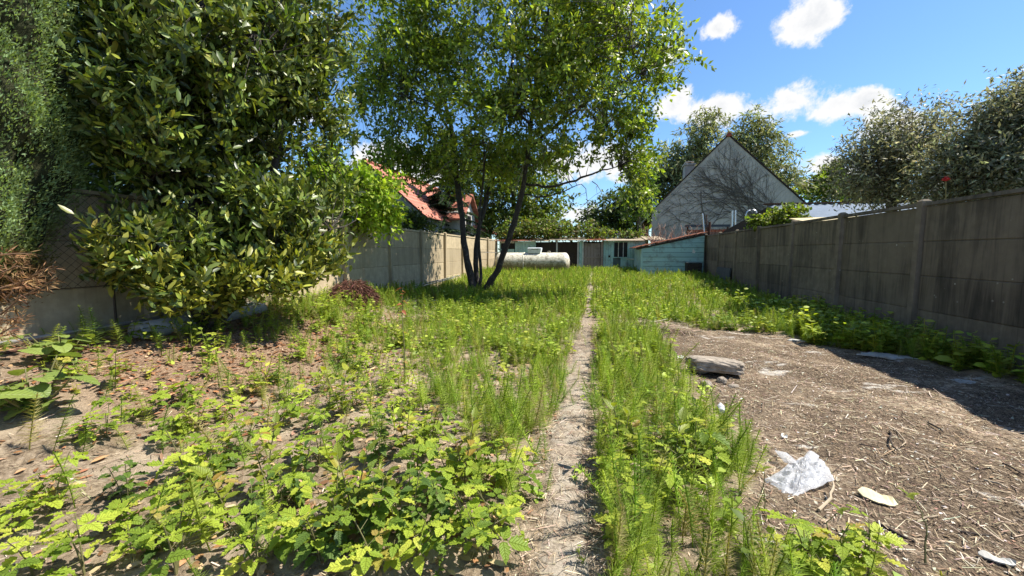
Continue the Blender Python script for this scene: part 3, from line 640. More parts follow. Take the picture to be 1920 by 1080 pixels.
def yard_bits():
    # things standing beyond the far end of the stained fence
    Y = 20.0
    a = atY(1397, 432, Y); b = atY(1418, 432, Y); zt = atY(1408, 394, Y)[2]; x0, x1 = a[0], b[0]; zb = .4
    root = empty('step_ladder', (x0, Y, zb), 'bright aluminium ladder hoop rising above the far stained fence', 'ladder')
    part('rail', MB().tube([(x0 - .05, Y, zb), (x0, Y, zt - .22), (x0 + .05, Y, zt - .06), (x0 + .14, Y, zt), (x1 - .14, Y, zt + .02), (x1 - .05, Y, zt - .04), (x1, Y, zt - .2), (x1 + .05, Y, zb)], .03, 8), M_ALU, root, True)
    for k in range(7): part('rung', MB().tube([(x0, Y, zb + .3 + k * .3), (x1, Y, zb + .3 + k * .3)], .018, 6), M_ALU, root)
    for i, (pa, pb, r, mt, lab) in enumerate((((1373, 440), (1373, 395), .05, M_ALU, 'thick pale metal pole standing beside the aluminium ladder'), ((1381, 440), (1379, 394), .035, M_ALU, 'thinner pale metal pole between the thick pole and the ladder'),
                                 ((1331, 440), (1317, 400), .035, M_ALU, 'slanting grey pipe above the tile roof of the lean-to'), ((1333, 442), (1325, 402), .022, M_RUST, 'thin dark rod slanting beside the grey pipe'), ((1331, 445), (1331, 416), .06, M_RUST, 'rusty upright post at the far end of the stained fence'))):
        p, q = atY(*pa, Y), atY(*pb, Y); p[2] = .4; s = MB().tube([p, q], r, 8)
        tag(s.build('metal_pole', mt), lab, 'pole')
    p, q = atY(1284, 424, 23), atY(1405, 423, 23)
    root = empty('tile_stack_rack', (p[0], 23, .4), 'low rack of stored roof tiles under a dark beam before the gable', 'rack')
    part('beam', MB().box((p[0], 22.9, p[2] - .06), (q[0], 23.0, p[2] + .06)), plain('dark blue steel', (.05, .06, .075), .5), root)
    for x in np.linspace(p[0] + .1, q[0] - .1, 4): part('upright', MB().box((x, 22.92, .3), (x + .08, 22.98, p[2] - .063)), M_RUST, root)
    rr = random.Random(3)
    for row in range(3):
        for k in range(16):
            x = p[0] + .15 + k * .2; z = p[2] - .75 + row * .2
            part('roof_tile', MB().box((x, 23.05, z), (x + .17, 23.4, z + .17), .03), M_TILE, root)
    part('shelf', MB().box((p[0], 23.03, .3), (q[0], 23.5, p[2] - .755)), M_DARKBOARD, root)
yard_bits()
def poles_and_pipes():
    g = lambda x, y: float(gz(x, y))
    def run(name, pts, r, mat, lab, cat='pole', n=8): tag(MB().tube(pts, r, n).build(name, mat, None, True), lab, cat)
    grey = plain('weathered grey steel', (.30, .28, .25), .6, .4, .3)
    X = -5.05
    run('scaffold_pole', [(X, 5.6, .36), (X, 9.5, .40), (X - .1, 14.8, .48)], .022, grey, 'upper long grey pole lying along the foot of the sunlit fence')
    run('scaffold_pole', [(X + .22, 5.3, .33), (X + .12, 9.0, .36), (X + .1, 13.6, .46)], .018, M_ALU, 'lower thin pale pole lying along the foot of the sunlit fence')
    run('scaffold_pole', [(X - .12, 2.0, .58), (X - .1, 5.4, .62)], .02, grey, 'grey pole lying at the fence foot behind the fat pipe')
    run('scaffold_pole', [(X + .1, 2.1, .53), (X + .05, 4.6, .56)], .014, M_RUST, 'thin rusty pole lying at the fence foot behind the fat pipe')
    pr = [(.085, 0), (.10, .004), (.10, 1.75), (.085, 1.754), (.085, 1.5)]
    o = MB().lathe(pr, 20, 'y').build('drain_pipe', plain('pale grey plastic pipe', (.36, .36, .36), .5), None, True); o.location = (-4.78, 3.28, g(-4.78, 3.6) + .09); o.rotation_euler = (0, 0, R(3)); tag(o, 'fat pale grey drain pipe lying on the litter under the laurel', 'pipe')
    w0 = MB().tube([(LX + .06, 17.9, 1.42), (-4.0, 17.4, 1.36), (-3.62, 12.2, 1.38)], .006, 4); tag(w0.build('clothes_wire', grey), 'thin wire strung from the sunlit fence to the tree with three stems', 'wire')
poles_and_pipes()
# ------------------------------------------------------------------ trees
def limb(a, b, r0, r1, sag=0.0, wob=.08, n=6, rr=random):
    a = np.array(a, float); b = np.array(b, float); L = np.linalg.norm(b - a); t = np.linspace(0, 1, n)[:, None]
    P = a + (b - a) * t; bend = np.array([rr.gauss(0, 1), rr.gauss(0, 1), rr.gauss(0, .6)]) * wob * L
    P = P + np.sin(t * math.pi) * bend + np.array([0, 0, 1]) * sag * L * np.sin(t * math.pi)
    P[1:-1] += rng.normal(0, .012 * L, (n - 2, 3))
    return P, np.linspace(r0, r1, n)
def in_blobs(blobs, n, shell=.45, gap=.25, gs=1.1, seed=0.0):
    """points spread through a union of ellipsoids, denser towards the outside, with noisy gaps"""
    out = []; wt = np.array([b[2] if len(b) > 2 else b[1][0] * b[1][1] * b[1][2] for b in blobs], float) ** (1 if len(blobs[0]) > 2 else .67); wt /= wt.sum(); tot = 0
    while tot < n:
        k = rng.choice(len(blobs), n, p=wt); c = np.array([b[0] for b in blobs])[k]; r = np.array([b[1] for b in blobs])[k]
        rad = rng.random((n, 1)) ** shell
        P = c + rdir(n) * r * rad * (1 + .12 * rng.normal(size=(n, 1)))
        P = P[vnoise(P, gs, seed) > -1 + 2 * gap * rng.random(len(P)) + gap * .4 - .1]; out.append(P); tot += len(P)
    return np.vstack(out)[:n]
def nearest(P, Q):
    idx = np.empty(len(P), int)
    for i in range(0, len(P), 400): idx[i:i + 400] = np.argmin(((P[i:i + 400, None] - Q[None]) ** 2).sum(-1), 1)
    return idx
def tree(name, label, cat, base, stems, blobs, nclus, twigs, lpt, leaf, cols, wood, lmat, wts=None, droop=.25, tw=(.25, .5), gap=.3, gs=1.1, shell=.45,
         seed=1.0, group=None, nlimb=24, tpl=DIAMOND, up=.5, limb_r=.03, extra=None, jit=.2, wood_tw=True, colfn=None, stem_k=1.0):
    root = empty(name, base, label, cat, group); rr = random.Random(int(seed * 100))
    wd = MB(); anchors = []
    for pts, rads in stems:
        P = np.array(pts, float); t = np.linspace(0, len(P) - 1, len(P) * 4 - 3); Q = np.stack([np.interp(t, np.arange(len(P)), P[:, i]) for i in range(3)], 1)
        Q[1:-1] = (Q[:-2] + Q[1:-1] * 2 + Q[2:]) / 4
        Q[1:-1] += rng.normal(0, .010, (len(Q) - 2, 3)); rd = np.interp(t, np.arange(len(P)), rads)
        wd.tube(Q, rd * stem_k * (1 + .06 * rng.normal(size=len(Q))), 10)
        anchors.append(np.hstack([Q[len(Q) // 4:], rd[len(Q) // 4:, None]]))
    A = np.vstack(anchors)
    C = in_blobs(blobs, nclus, shell, gap, gs, seed)
    # main limbs out to a subset of the crown, then twigs from the limbs to every cluster
    sub = C[rng.choice(len(C), min(nlimb, len(C)), replace=False)]; cen = C.mean(0)
    La = [A]
    for p in sub:
        low = A[A[:, 2] < p[2] + .3]; low = low if len(low) else A
        a = low[np.argmin(((low[:, :3] - p) ** 2).sum(1) + .6 * rng.random(len(low)))]
        tgt = p * .85 + a[:3] * .15; L = np.linalg.norm(tgt - a[:3]) + .01
        P, rd = limb(a[:3], tgt, min(a[3] * .6, limb_r * (.5 + L * .35)), .008, .06, .07, 9, rr); wd.tube(P, rd, 6, cap=False); La.append(np.hstack([P[2:], rd[2:, None]]))
    A2 = np.vstack(La); ix = nearest(C, A2[:, :3])
    for p, i in zip(C, ix):
        a = A2[i]; L = np.linalg.norm(p - a[:3])
        if L > .15 and wood_tw:
            P, rd = limb(a[:3], p, min(a[3] * .8, .006 + .007 * L), .003, .03, .08, 5, rr); wd.tube(P, rd, 4, cap=False)
    part('trunk', wd, wood, root, True)
    n = nclus * twigs; o = np.repeat(C, twigs, 0); a = np.repeat(A2[ix, :3], twigs, 0)
    outw = unit(o - a + 1e-4); d = unit(rdir(n) * .9 + outw * .55 + np.array([0, 0, .12])); L = rng.uniform(tw[0], tw[1], n)
    m = n * lpt; ti = np.tile((np.arange(lpt) + .7) / lpt, n); o2 = np.repeat(o, lpt, 0); d2 = np.repeat(d, lpt, 0); L2 = np.repeat(L, lpt)
    P = o2 + d2 * (L2 * ti)[:, None]; P[:, 2] -= droop * L2 * ti ** 2
    dd = unit(d2 * .55 + rdir(m) * .8 + np.array([0, 0, -droop])); N = unit(rdir(m) * .8 + np.array([0, 0, up]) + unit(P - cen) * .35)
    s = rng.uniform(.5, 1.3, m)
    tone = np.repeat(1 + .22 * rng.normal(size=nclus), twigs * lpt)[:, None]
    col = np.clip(palette(m, cols, wts, jit) * np.clip(tone, .5, 1.6), .003, 1)
    if colfn: col = colfn(P, col)
    V, F, Cc = scatter(P, dd, N, leaf[0] * s, leaf[1] * s, col, tpl)
    if extra is not None: V, F, Cc = join([(V, F, Cc), extra])
    me = big_mesh('crown', V - np.array(base), F, Cc, lmat); link('crown', me, root)
    return root, C, A2
B_DARK = bark_mat('dark plum bark', (.05, .039, .031), (.10, .086, .07)); B_GREY = bark_mat('grey bark', (.13, .11, .09), (.2, .18, .15))
L_TREE = leaf_mat('plum leaves', None, .42, .38, .45); L_LAUREL = leaf_mat('glossy laurel leaves', None, .22, .40, .5, (1.2, 1.3, .4)); L_SOFT = leaf_mat('soft leaves', None, .35, .55, .3); L_SILVER = leaf_mat('silvery leaves', None, .42, .5, .35, (1.2, 1.2, .85)); L_NEEDLE = leaf_mat('needles', None, .33, .7, .08)
G_TREE = [(.16, .21, .03), (.23, .29, .04), (.32, .37, .06), (.10, .135, .022)]
def s2(pts, Y, dy=None):
    return [atY(x, y, Y + (0 if dy is None else dy[i])) for i, (x, y) in enumerate(pts)]
def three_stem_tree():
    Y = 11.9; b = np.array([-3.55, Y, float(gz(-3.55, Y))])
    st = [(s2([(888, 552), (884, 528), (872, 470), (866, 410), (857, 330), (850, 255), (826, 160), (800, 60), (790, -40)], Y, [0, 0, 0, .1, .2, .3, .2, .1, 0]), [.19, .15, .125, .11, .10, .085, .065, .05, .03]),
          (s2([(898, 552), (894, 520), (891, 470), (900, 415), (920, 350), (936, 280), (950, 190), (965, 80), (975, -40)], Y + .15, [0, 0, .1, .2, .4, .5, .6, .7, .8]), [.13, .11, .10, .09, .085, .075, .06, .045, .03]),
          (s2([(900, 552), (902, 510), (898, 450), (900, 390), (908, 320), (905, 250)], Y - .1, [0, 0, 0, -.1, -.3, -.5]), [.08, .06, .05, .045, .035, .025]),
          (s2([(893, 552), (912, 543), (932, 508), (950, 460), (968, 405), (983, 345), (990, 280), (1000, 200), (1020, 90), (1035, -30)], Y - .1, [0, 0, 0, -.1, -.2, -.3, -.4, -.5, -.5, -.5]), [.15, .135, .12, .115, .105, .095, .08, .065, .05, .03]),
          (s2([(985, 345), (1030, 352), (1080, 338), (1120, 322), (1160, 312)], Y - .3, [0, -.1, -.3, -.5, -.6]), [.05, .045, .038, .028, .012]),
          (s2([(978, 365), (1020, 370), (1060, 358), (1090, 345)], Y - .3, [0, -.2, -.5, -.8]), [.035, .03, .02, .01]),
          (s2([(852, 260), (810, 190), (760, 120), (720, 70)], Y + .3, [0, -.3, -.6, -1.0]), [.05, .042, .03, .012]),
          (s2([(990, 280), (1060, 220), (1130, 170), (1200, 140)], Y - .4, [0, -.3, -.5, -.6]), [.055, .045, .03, .012])]
    def bl(x, y, rx, ry, dy, rY, wgt): c = atY(x, y, Y + dy); s = (Y + dy) / 730.; return (c - np.array([0, .4, 0]), (rx * s, rY * 1.2, ry * s), wgt)
    blobs = [bl(960, 60, 200, 120, 0, 2.6, 9), bl(1090, 120, 150, 110, -.4, 2.2, 7), bl(1120, 40, 130, 90, .2, 2.2, 5), bl(820, 110, 140, 110, -.2, 2.2, 6), bl(740, 150, 75, 110, 0, 1.6, 2.4), bl(960, 200, 190, 80, -.9, 1.6, 5), bl(900, 280, 110, 60, .5, 1.6, 4.2), bl(960, 310, 80, 45, .6, 1.4, 2.2), bl(850, 320, 60, 40, .6, 1.2, 1.2),
             bl(1130, 220, 100, 70, -.3, 1.5, 3.2), bl(1180, 265, 45, 60, -.2, 1.0, 1.3), bl(1215, 110, 50, 70, 0, 1.0, 1.3), bl(1190, 330, 32, 50, -.2, .7, .55), bl(950, -120, 260, 140, 0, 2.8, 7), bl(720, 250, 60, 60, .2, 1.2, 1.5), bl(770, 300, 55, 40, 0, 1.0, 1.3), bl(690, 170, 40, 80, .2, 1.2, 1.0), bl(830, 230, 90, 50, -.6, 1.3, 1.6), bl(1060, 290, 80, 40, -.4, 1.2, .9), bl(700, 40, 60, 100, .2, 1.6, 1.8)]
    root, C, A2 = tree('plum_tree', 'tall leafy tree with three dark leaning stems in the middle of the weeds', 'tree', b, st, blobs, 1800, 6, 7, (.145, .070), G_TREE, B_DARK, L_TREE,
                       [3, 4, 2.8, 1.6], .3, (.25, .55), .50, .9, .6, 2.3, None, 60, DIAMOND, .5, .035, None, .2, True, None, .78)
    M_TWIG = plain('pale dead twigs', (.23, .20, .17), .9)
    # long bare hanging shoots
    wd = MB(); rr = random.Random(5)
    for (x, y, dx, dyy) in ((940, 225, -38, 95), (925, 235, -55, 85), (1000, 250, 30, 70), (1080, 210, 70, 60), (1100, 205, 60, 30), (1120, 200, 70, 50), (1050, 190, 90, 55), (1090, 345, 10, 60), (1110, 340, 25, 55), (985, 300, -20, 60), (1140, 230, 40, 20), (870, 300, -60, 40)):
        a = atY(x, y, Y - 1.3 + rr.uniform(-.4, .4)); e = atY(x + dx, y + dyy, Y - 1.4 + rr.uniform(-.4, .4))
        P, rd = limb(a, e, .012, .004, .18, .06, 8, rr); wd = MB().tube(P, rd, 4, cap=False)
        for k in range(3):
            j = rr.randint(2, 6); P2, r2 = limb(P[j], P[j] + np.array([rr.uniform(-.5, .5), rr.uniform(-.3, .3), rr.uniform(-.6, .1)]), .006, .002, 0, .1, 5, rr); wd.tube(P2, r2, 3, cap=False)
        part('dead_shoot', wd, M_TWIG, root)
three_stem_tree()
def laurel():
    b = np.array([-4.75, 3.98, .42]); c = lambda x, y, z: (b[0] + x, b[1] + y, z)
    st = [([c(0, 0, .38), c(.02, 0, 1.0), c(-.05, .05, 2.0), c(.0, .1, 3.2), c(.1, .1, 4.6)], [.085, .075, .065, .055, .03]), ([c(.08, .12, .38), c(.3, .3, 1.0), c(.55, .6, 2.0), c(.6, .8, 3.4), c(.6, .9, 4.8)], [.06, .055, .045, .04, .02]),
          ([c(-.08, .05, .38), c(-.35, .0, 1.2), c(-.6, .1, 2.2), c(-.6, .2, 3.8)], [.05, .045, .04, .02]), ([c(.1, -.05, .38), c(.35, .1, .9), c(.8, .5, 1.35), c(1.2, .9, 1.7)], [.04, .035, .025, .012])]
    def bl(x, y, r, dep, wgt, ry=None):
        d = ray(x, y); p = CAM + d * dep; s = dep / FPX; return (p, (r * s, r * s * .9, (ry or r) * s), wgt)
    blobs = [bl(330, 150, 150, 4.7, 8, 140), bl(470, 90, 150, 5.0, 8, 130), bl(270, 60, 85, 4.5, 3.5, 90), bl(390, 300, 160, 5.0, 8, 100), bl(560, 200, 95, 5.6, 5, 130), bl(590, 60, 70, 5.6, 3, 90), bl(240, 330, 85, 5.0, 3, 90), bl(500, 420, 105, 5.1, 5, 70), bl(590, 470, 60, 5.5, 2.2, 50),
             bl(300, 480, 85, 4.3, 3, 60), bl(400, 545, 90, 4.5, 2.6, 40), bl(500, 520, 75, 4.8, 2.6, 45), bl(610, 380, 55, 6.0, 2, 70), bl(400, -120, 210, 5.0, 8, 130), bl(235, 490, 35, 4.2, .7, 30), bl(620, 250, 40, 5.9, 1.2, 100), bl(420, 200, 150, 5.2, 6, 160), bl(232, 170, 60, 4.5, 2.0, 110), bl(240, 300, 50, 4.4, 1.2, 70), bl(310, 230, 105, 4.15, 3, 100), bl(390, 90, 110, 4.15, 3.5, 110), bl(330, -60, 130, 4.3, 3, 100)]  # last near lobes are added so the crown shades the fence
    cols = [(.042, .066, .013), (.085, .122, .022), (.155, .20, .035), (.27, .30, .05)]
    def sick(P, col):
        # yellowing leaves on the low skirts
        k = (rng.random(len(P)) < .5 * sm((1.75 - P[:, 2] + .5 * vnoise(P, 2.2, 8)) / .7)); col[k] = np.array([.30, .30, .04]) * rng.uniform(.6, 1.2, (k.sum(), 1)); return col
    root, C, A2 = tree('laurel_tree', 'big dark glossy laurel in front of the fence next to the cypress', 'tree', b, st, blobs, 2100, 5, 8, (.110, .042), cols, B_DARK, L_LAUREL, [2.2, 4, 3.4, 1.6], -.5, (.12, .36), .58, 1.35, .42, 4.1, None, 40, LEAF, .35, .03, None, .2, True, sick)
    # the leaves nearest the eye as single pieces, in upright rosettes at shoot tips
    d = np.linalg.norm(C - CAM, axis=1); near = C[np.argsort(d)[:240]]; pick = near[rng.choice(len(near), 44, replace=False)]
    v, f = LEAF; ms = []
    cols3 = leaf_mat('laurel shoot leaf', [(0, (.09, .12, .02)), (.5, (.15, .18, .03)), (1, (.27, .27, .04))], .2, .45, .35)
    for q in range(3):
        mb = MB(); L = .12 + .012 * q; vv = v * np.array([L, .044, .044]); vv[3, 2] -= .012 * q; mb.add(vv, f); ms.append(mb.mesh('laurel_leaf', cols3))
    rr = random.Random(9)
    for p in pick:
        ax = Vector((rr.gauss(0, .4) + .3, rr.gauss(0, .4) - .3, 1)).normalized(); qt = ax.to_track_quat('Z', 'X')
        for k in range(6):
            o = link('leaf', ms[k % 3], root); e = Matrix.Rotation(k * 2.4 + rr.uniform(-.3, .3), 4, 'Z') @ Matrix.Rotation(-R(rr.uniform(15, 65)), 4, 'Y')
            o.matrix_basis = Matrix.Translation(Vector(p - b) + ax * (.012 * k)) @ qt.to_matrix().to_4x4() @ e
laurel()
def cypress():
    d = ray(-160, 420); p = CAM + d * 3.55; b = np.array([p[0], p[1], float(gz(p[0], p[1]))])
    root = empty('cypress_tree', b, 'dense blue-green cypress column browning near its foot at the picture edge', 'tree')
    n = 7000; z = rng.uniform(.75, 6.0, n); th = rng.uniform(0, 2 * math.pi, n)
    prof = lambda z: np.interp(z, [.5, .8, 1.3, 1.9, 2.6, 3.6, 5.0, 6.6], [.35, .60, .80, .95, 1.04, 1.05, .95, .7])
    shape = lambda th, z: prof(z) * (1 + .11 * np.abs(np.sin(th * 6 + 1.1 * np.sin(z * 1.3))) + .07 * np.sin(th * 19 + 2.2 * np.sin(z * 2.1)) + .05 * np.sin(z * 5.1 + th * 5) + .025 * np.sin(z * 13 + th * 11) - .06)
    keep = np.cos(th - math.atan2(-b[1], -b[0])) > -.35; z = z[keep]; th = th[keep]; n = len(z)
    r = shape(th, z) + rng.uniform(-.03, .03, n); c = np.stack([b[0] + r * np.cos(th), b[1] + r * np.sin(th), z + b[2] - .3], 1); out = np.stack([np.cos(th), np.sin(th), np.zeros(n)], 1)
    k = 40; o = np.repeat(c, k, 0); ou = np.repeat(out, k, 0); m = n * k
    off = rng.normal(0, 1, (m, 3)) * np.array([.034, .034, .06]); P = o + off - ou * .04 * rng.random((m, 1))
    D = unit(ou * .8 + np.array([0, 0, .75]) + rng.normal(0, .4, (m, 3))); N = unit(ou + rng.normal(0, .4, (m, 3)))
    blue = np.array([(.25, .35, .165), (.30, .41, .20), (.25, .31, .10), (.19, .245, .09)]); base = blue[rng.choice(4, m, p=[.35, .3, .2, .15])]
    brown = np.array([.17, .085, .035]); ol = np.array([.11, .115, .03])
    zz = P[:, 2] - b[2]; nz = vnoise(P, 1.6, 3.0)
    fb = sm((.95 - zz + .45 * nz) / .45)[:, None]; fo = sm((1.7 - zz + .8 * nz) / .9)[:, None] * .7
    col = base * (1 - fo) + ol * fo; col = col * (1 - fb) + brown * fb * rng.uniform(.5, 1.4, (m, 1)); col *= np.repeat(rng.uniform(.7, 1.25, n), k)[:, None] * rng.uniform(.75, 1.25, (m, 1))
    s = rng.uniform(.6, 1.25, m); V, F, Cc = scatter(P, D, N, .034 * s, .011 * s, col, DIAMOND)
    link('crown', big_mesh('crown', V - b, F, Cc, L_NEEDLE), root)
    wd = MB(); wd.tube([b + (0, 0, -.1), b + (0, 0, 1), b + (.03, 0, 3), b + (0, 0, 6)], [.14, .12, .09, .03], 8)
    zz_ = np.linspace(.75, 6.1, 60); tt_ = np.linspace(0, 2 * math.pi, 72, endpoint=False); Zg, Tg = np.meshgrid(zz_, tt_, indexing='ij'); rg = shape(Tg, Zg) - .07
    core = np.stack([b[0] + rg * np.cos(Tg), b[1] + rg * np.sin(Tg), Zg + b[2] - .3], -1).reshape(-1, 3); part('dark_core', MB().add(core, [(i * 72 + q, i * 72 + (q + 1) % 72, (i + 1) * 72 + (q + 1) % 72, (i + 1) * 72 + q) for i in range(59) for q in range(72)]), plain('shaded inner foliage', (.055, .06, .03), .95, .1, 0, .5, 14, .8), root)  # solid dark shell: shade inside the crown is put into its colour
    part('trunk', wd, plain('dark inner twigs', (.03, .022, .015), .95), root)
    # dead brown boughs hanging at the foot
    M_DEADN = leaf_mat('dead needles', None, .15, .8, .1, (1, 1, 1))
    rr = random.Random(12); ch = []; Mb = plain('dead cypress twigs', (.20, .12, .075), .9)
    for (x, y, x2, y2, dp) in ((10, 560, 100, 498, 3.3), (0, 590, 95, 525, 3.2), (-10, 545, 70, 515, 3.1), (0, 480, 60, 475, 3.2), (-10, 520, 40, 500, 3.0), (-40, 610, 40, 600, 3.1), (-20, 640, 30, 600, 3.0)):
        a = CAM + ray(x, y) * dp; e = CAM + ray(x2, y2) * (dp - .05); P, rd = limb(a, e, .009, .003, .05, .06, 9, rr); part('dead_stem', MB().tube(P, rd, 4, cap=False), Mb, root)
        q = 110; t = rng.random(q); o = np.stack([np.interp(t * 8, np.arange(9), P[:, i]) for i in range(3)], 1); ax = unit((e - a)[None]); sd_ = rdir(q)
        D = unit(ax * .6 + sd_ * .7 + np.array([0, 0, -.25])); o = o + D * rng.uniform(0, .06, (q, 1)); s = rng.uniform(.5, 1.2, q) * (1.15 - .6 * t)
        V, F, Cc = (scatter(o, D, rdir(q), .085 * s, .010 * s, palette(q, [(.24, .135, .065), (.32, .19, .10), (.16, .085, .04)], None, .2), DIAMOND)); link('dead_bough', big_mesh('dead_bough', V - b, F, Cc, M_DEADN), root)['kind'] = 'stuff'
cypress()
def round_tree(name, label, Y, blobs_px, nclus, leaf, cols, lmat, seed, wts=None, twigs=5, lpt=6, gap=.4, tw=(.3, .7), droop=.25, group=None, cat='tree', zb=0.0, trunk=True, gs=.7, wood=None, shell=.5, depth=.8):
    """distant tree: blobs given as (px, py, rx, ry) at world distance Y"""
    bl = []
    for q in blobs_px:
        x, y, rx, ry = q[:4]; dy = q[4] if len(q) > 4 else 0; c = atY(x, y, Y + dy); s = (Y + dy) / 740.; bl.append((c, (rx * s, rx * s * depth, ry * s), rx * ry))
    cx = np.average([b[0][0] for b in bl], weights=[b[2] for b in bl]); zmx = max(b[0][2] for b in bl); base = np.array([cx, Y, zb])
    st = [([base + (0, 0, -.1), base + (.1, 0, (zmx - zb) * .4), base + (-.1, .1, (zmx - zb) * .75), base + (.05, 0, (zmx - zb) * 1.0)], np.array([.035, .028, .02, .008]) * (zmx - zb))]
    return tree(name, label, cat, base, st, bl, nclus, twigs, lpt, leaf, cols, wood or B_GREY, lmat, wts, droop, tw, gap, gs, shell, seed, group, 18, DIAMOND, .5, .05)
G_LIME = [(.32, .42, .05), (.40, .50, .07), (.24, .33, .04)]; G_MID = [(.11, .15, .025), (.16, .21, .03), (.22, .27, .04), (.07, .10, .02)]; G_WILLOW = [(.25, .27, .11), (.19, .21, .08), (.31, .33, .15), (.14, .155, .06)]; G_DARK = [(.05, .07, .018), (.075, .105, .022), (.11, .145, .03)]; G_SILV = [(.20, .205, .12), (.27, .275, .17), (.37, .37, .27), (.12, .125, .07)]
round_tree('maple_tree', 'bright lime-green small tree leaning over the sunlit fence beside the laurel', 8.3, [(680, 355, 75, 45), (640, 390, 70, 40), (620, 320, 60, 50), (700, 400, 50, 30), (580, 380, 60, 60)], 380, (.12, .075), G_LIME, leaf_mat('thin maple leaves', None, .5, .5, .2), 11.1, None, 5, 6, .35, (.2, .5), .35)
round_tree('yard_tree', 'broad olive-green tree behind the shed roof and the white tank', 25.5, [(980, 330, 80, 80), (1020, 380, 55, 60), (930, 400, 70, 50), (1000, 415, 60, 35), (900, 330, 60, 60)], 420, (.24, .13), G_MID, L_SOFT, 12.2, [2, 3, 3, 2], 6, 6, .35, (.4, .9))
round_tree('round_bush_tree', 'round dark-green tree behind the shed door and below the sky gap', 29, [(1155, 410, 58, 40), (1180, 385, 40, 30), (1120, 420, 35, 28)], 260, (.24, .13), G_DARK, L_SOFT, 13.3, None, 6, 6, .3, (.4, .9))
round_tree('willow_tree', 'grey-green willow rising behind the roof slope beside the chimney', 38, [(1320, 265, 45, 50), (1290, 320, 55, 60), (1250, 340, 40, 50), (1345, 300, 40, 60), (1215, 360, 35, 40)], 520, (.42, .11), G_WILLOW, L_SILVER, 14.4, None, 6, 6, .35, (.5, 1.3), .5)
round_tree('willow_tree', 'grey-green willow rising behind the roof slope facing the metal-roofed shed', 38, [(1400, 270, 36, 48), (1430, 300, 45, 50), (1455, 340, 38, 40), (1385, 320, 40, 50)], 420, (.42, .11), G_WILLOW, L_SILVER, 15.5, None, 6, 6, .35, (.5, 1.3), .5)
round_tree('hedge_shrub', 'yellow-green shrub showing between the gable and the silvery tree', 41, [(1540, 352, 55, 24), (1600, 355, 50, 26), (1560, 330, 22, 26), (1640, 365, 45, 25)], 320, (.34, .17), G_MID, L_SOFT, 16.6, [1, 2, 4, 1], 5, 6, .4, (.3, .7), .2, None, 'shrub')
round_tree('silverberry_tree', 'sparse silvery-leaved tree over the stained fence in front of the clouds', 9.6, [(1660, 305, 60, 70), (1710, 270, 55, 60), (1625, 320, 40, 45), (1690, 350, 65, 35), (1740, 320, 45, 70)], 470, (.088, .028), G_SILV, L_SILVER, 17.7, None, 6, 8, .55, (.25, .6), .15, None, 'tree', 0, True, 1.6)
round_tree('silverberry_tree', 'dense silvery-leaved tree over the stained fence at the picture edge', 8.2, [(1870, 285, 58, 70), (1925, 240, 55, 65), (2000, 235, 90, 85), (1815, 320, 46, 45), (1880, 330, 80, 45), (1990, 310, 100, 70)], 1150, (.088, .030), G_SILV, L_SILVER, 18.8, [3, 3, 1.5, 3], 6, 9, .25, (.25, .6), .15, None, 'tree', 0, True, 1.4)
round_tree('ivy_shrub', 'leafy climbing shrub spilling over the stained fence below the metal roof', 13.2, [(1478, 402, 26, 12), (1455, 412, 25, 9), (1430, 420, 22, 8)], 90, (.10, .07), G_MID, L_SOFT, 19.9, [1, 2, 4, 1], 5, 6, .2, (.1, .3), .2, None, 'shrub')
round_tree('roof_creeper', 'tangle of lime-green creeper growing over the back of the shed roof', 23.2, [(960, 437, 40, 9), (1040, 437, 50, 9), (1120, 437, 45, 9), (1180, 440, 35, 7), (1000, 425, 60, 18), (1080, 430, 50, 14)], 300, (.15, .10), [(.13, .19, .03), (.18, .25, .04), (.10, .13, .03), (.2, .17, .06)], L_SOFT, 20.2, None, 5, 6, .2, (.15, .45), .2, None, 'creeper')
round_tree('yard_tree', 'dark-leaved tree filling the gap behind the tree with three stems', 27, [(860, 400, 60, 40), (820, 420, 60, 25), (900, 420, 50, 30)], 260, (.22, .12), G_DARK, L_SOFT, 21.3, None, 6, 6, .2, (.4, .9))
round_tree('yard_tree', 'pale leafy sapling standing where the shed meets the gable house', 24.5, [(1205, 345, 22, 45), (1195, 390, 26, 35)], 130, (.15, .09), [(.12, .2, .03), (.17, .25, .045), (.08, .13, .02)], L_SOFT, 22.4, None, 5, 6, .4, (.25, .6))
round_tree('dark_shrub', 'dark shrub in front of the white dormer of the red-roofed house', 12.6, [(770, 408, 30, 16), (790, 420, 34, 14), (745, 415, 25, 14)], 110, (.10, .05), G_DARK, L_SOFT, 23.5, None, 5, 6, .2, (.15, .4), .2, None, 'shrub')
round_tree('hedge_tree', 'dense dark tree mass behind the cypress and the laurel', 7.5, [(230, 250, 160, 200), (100, 350, 120, 120), (420, 330, 140, 120), (330, 80, 200, 160)], 700, (.17, .09), G_DARK, L_SOFT, 24.6, None, 6, 6, .1, (.3, .6), .2, None, 'tree', 0)
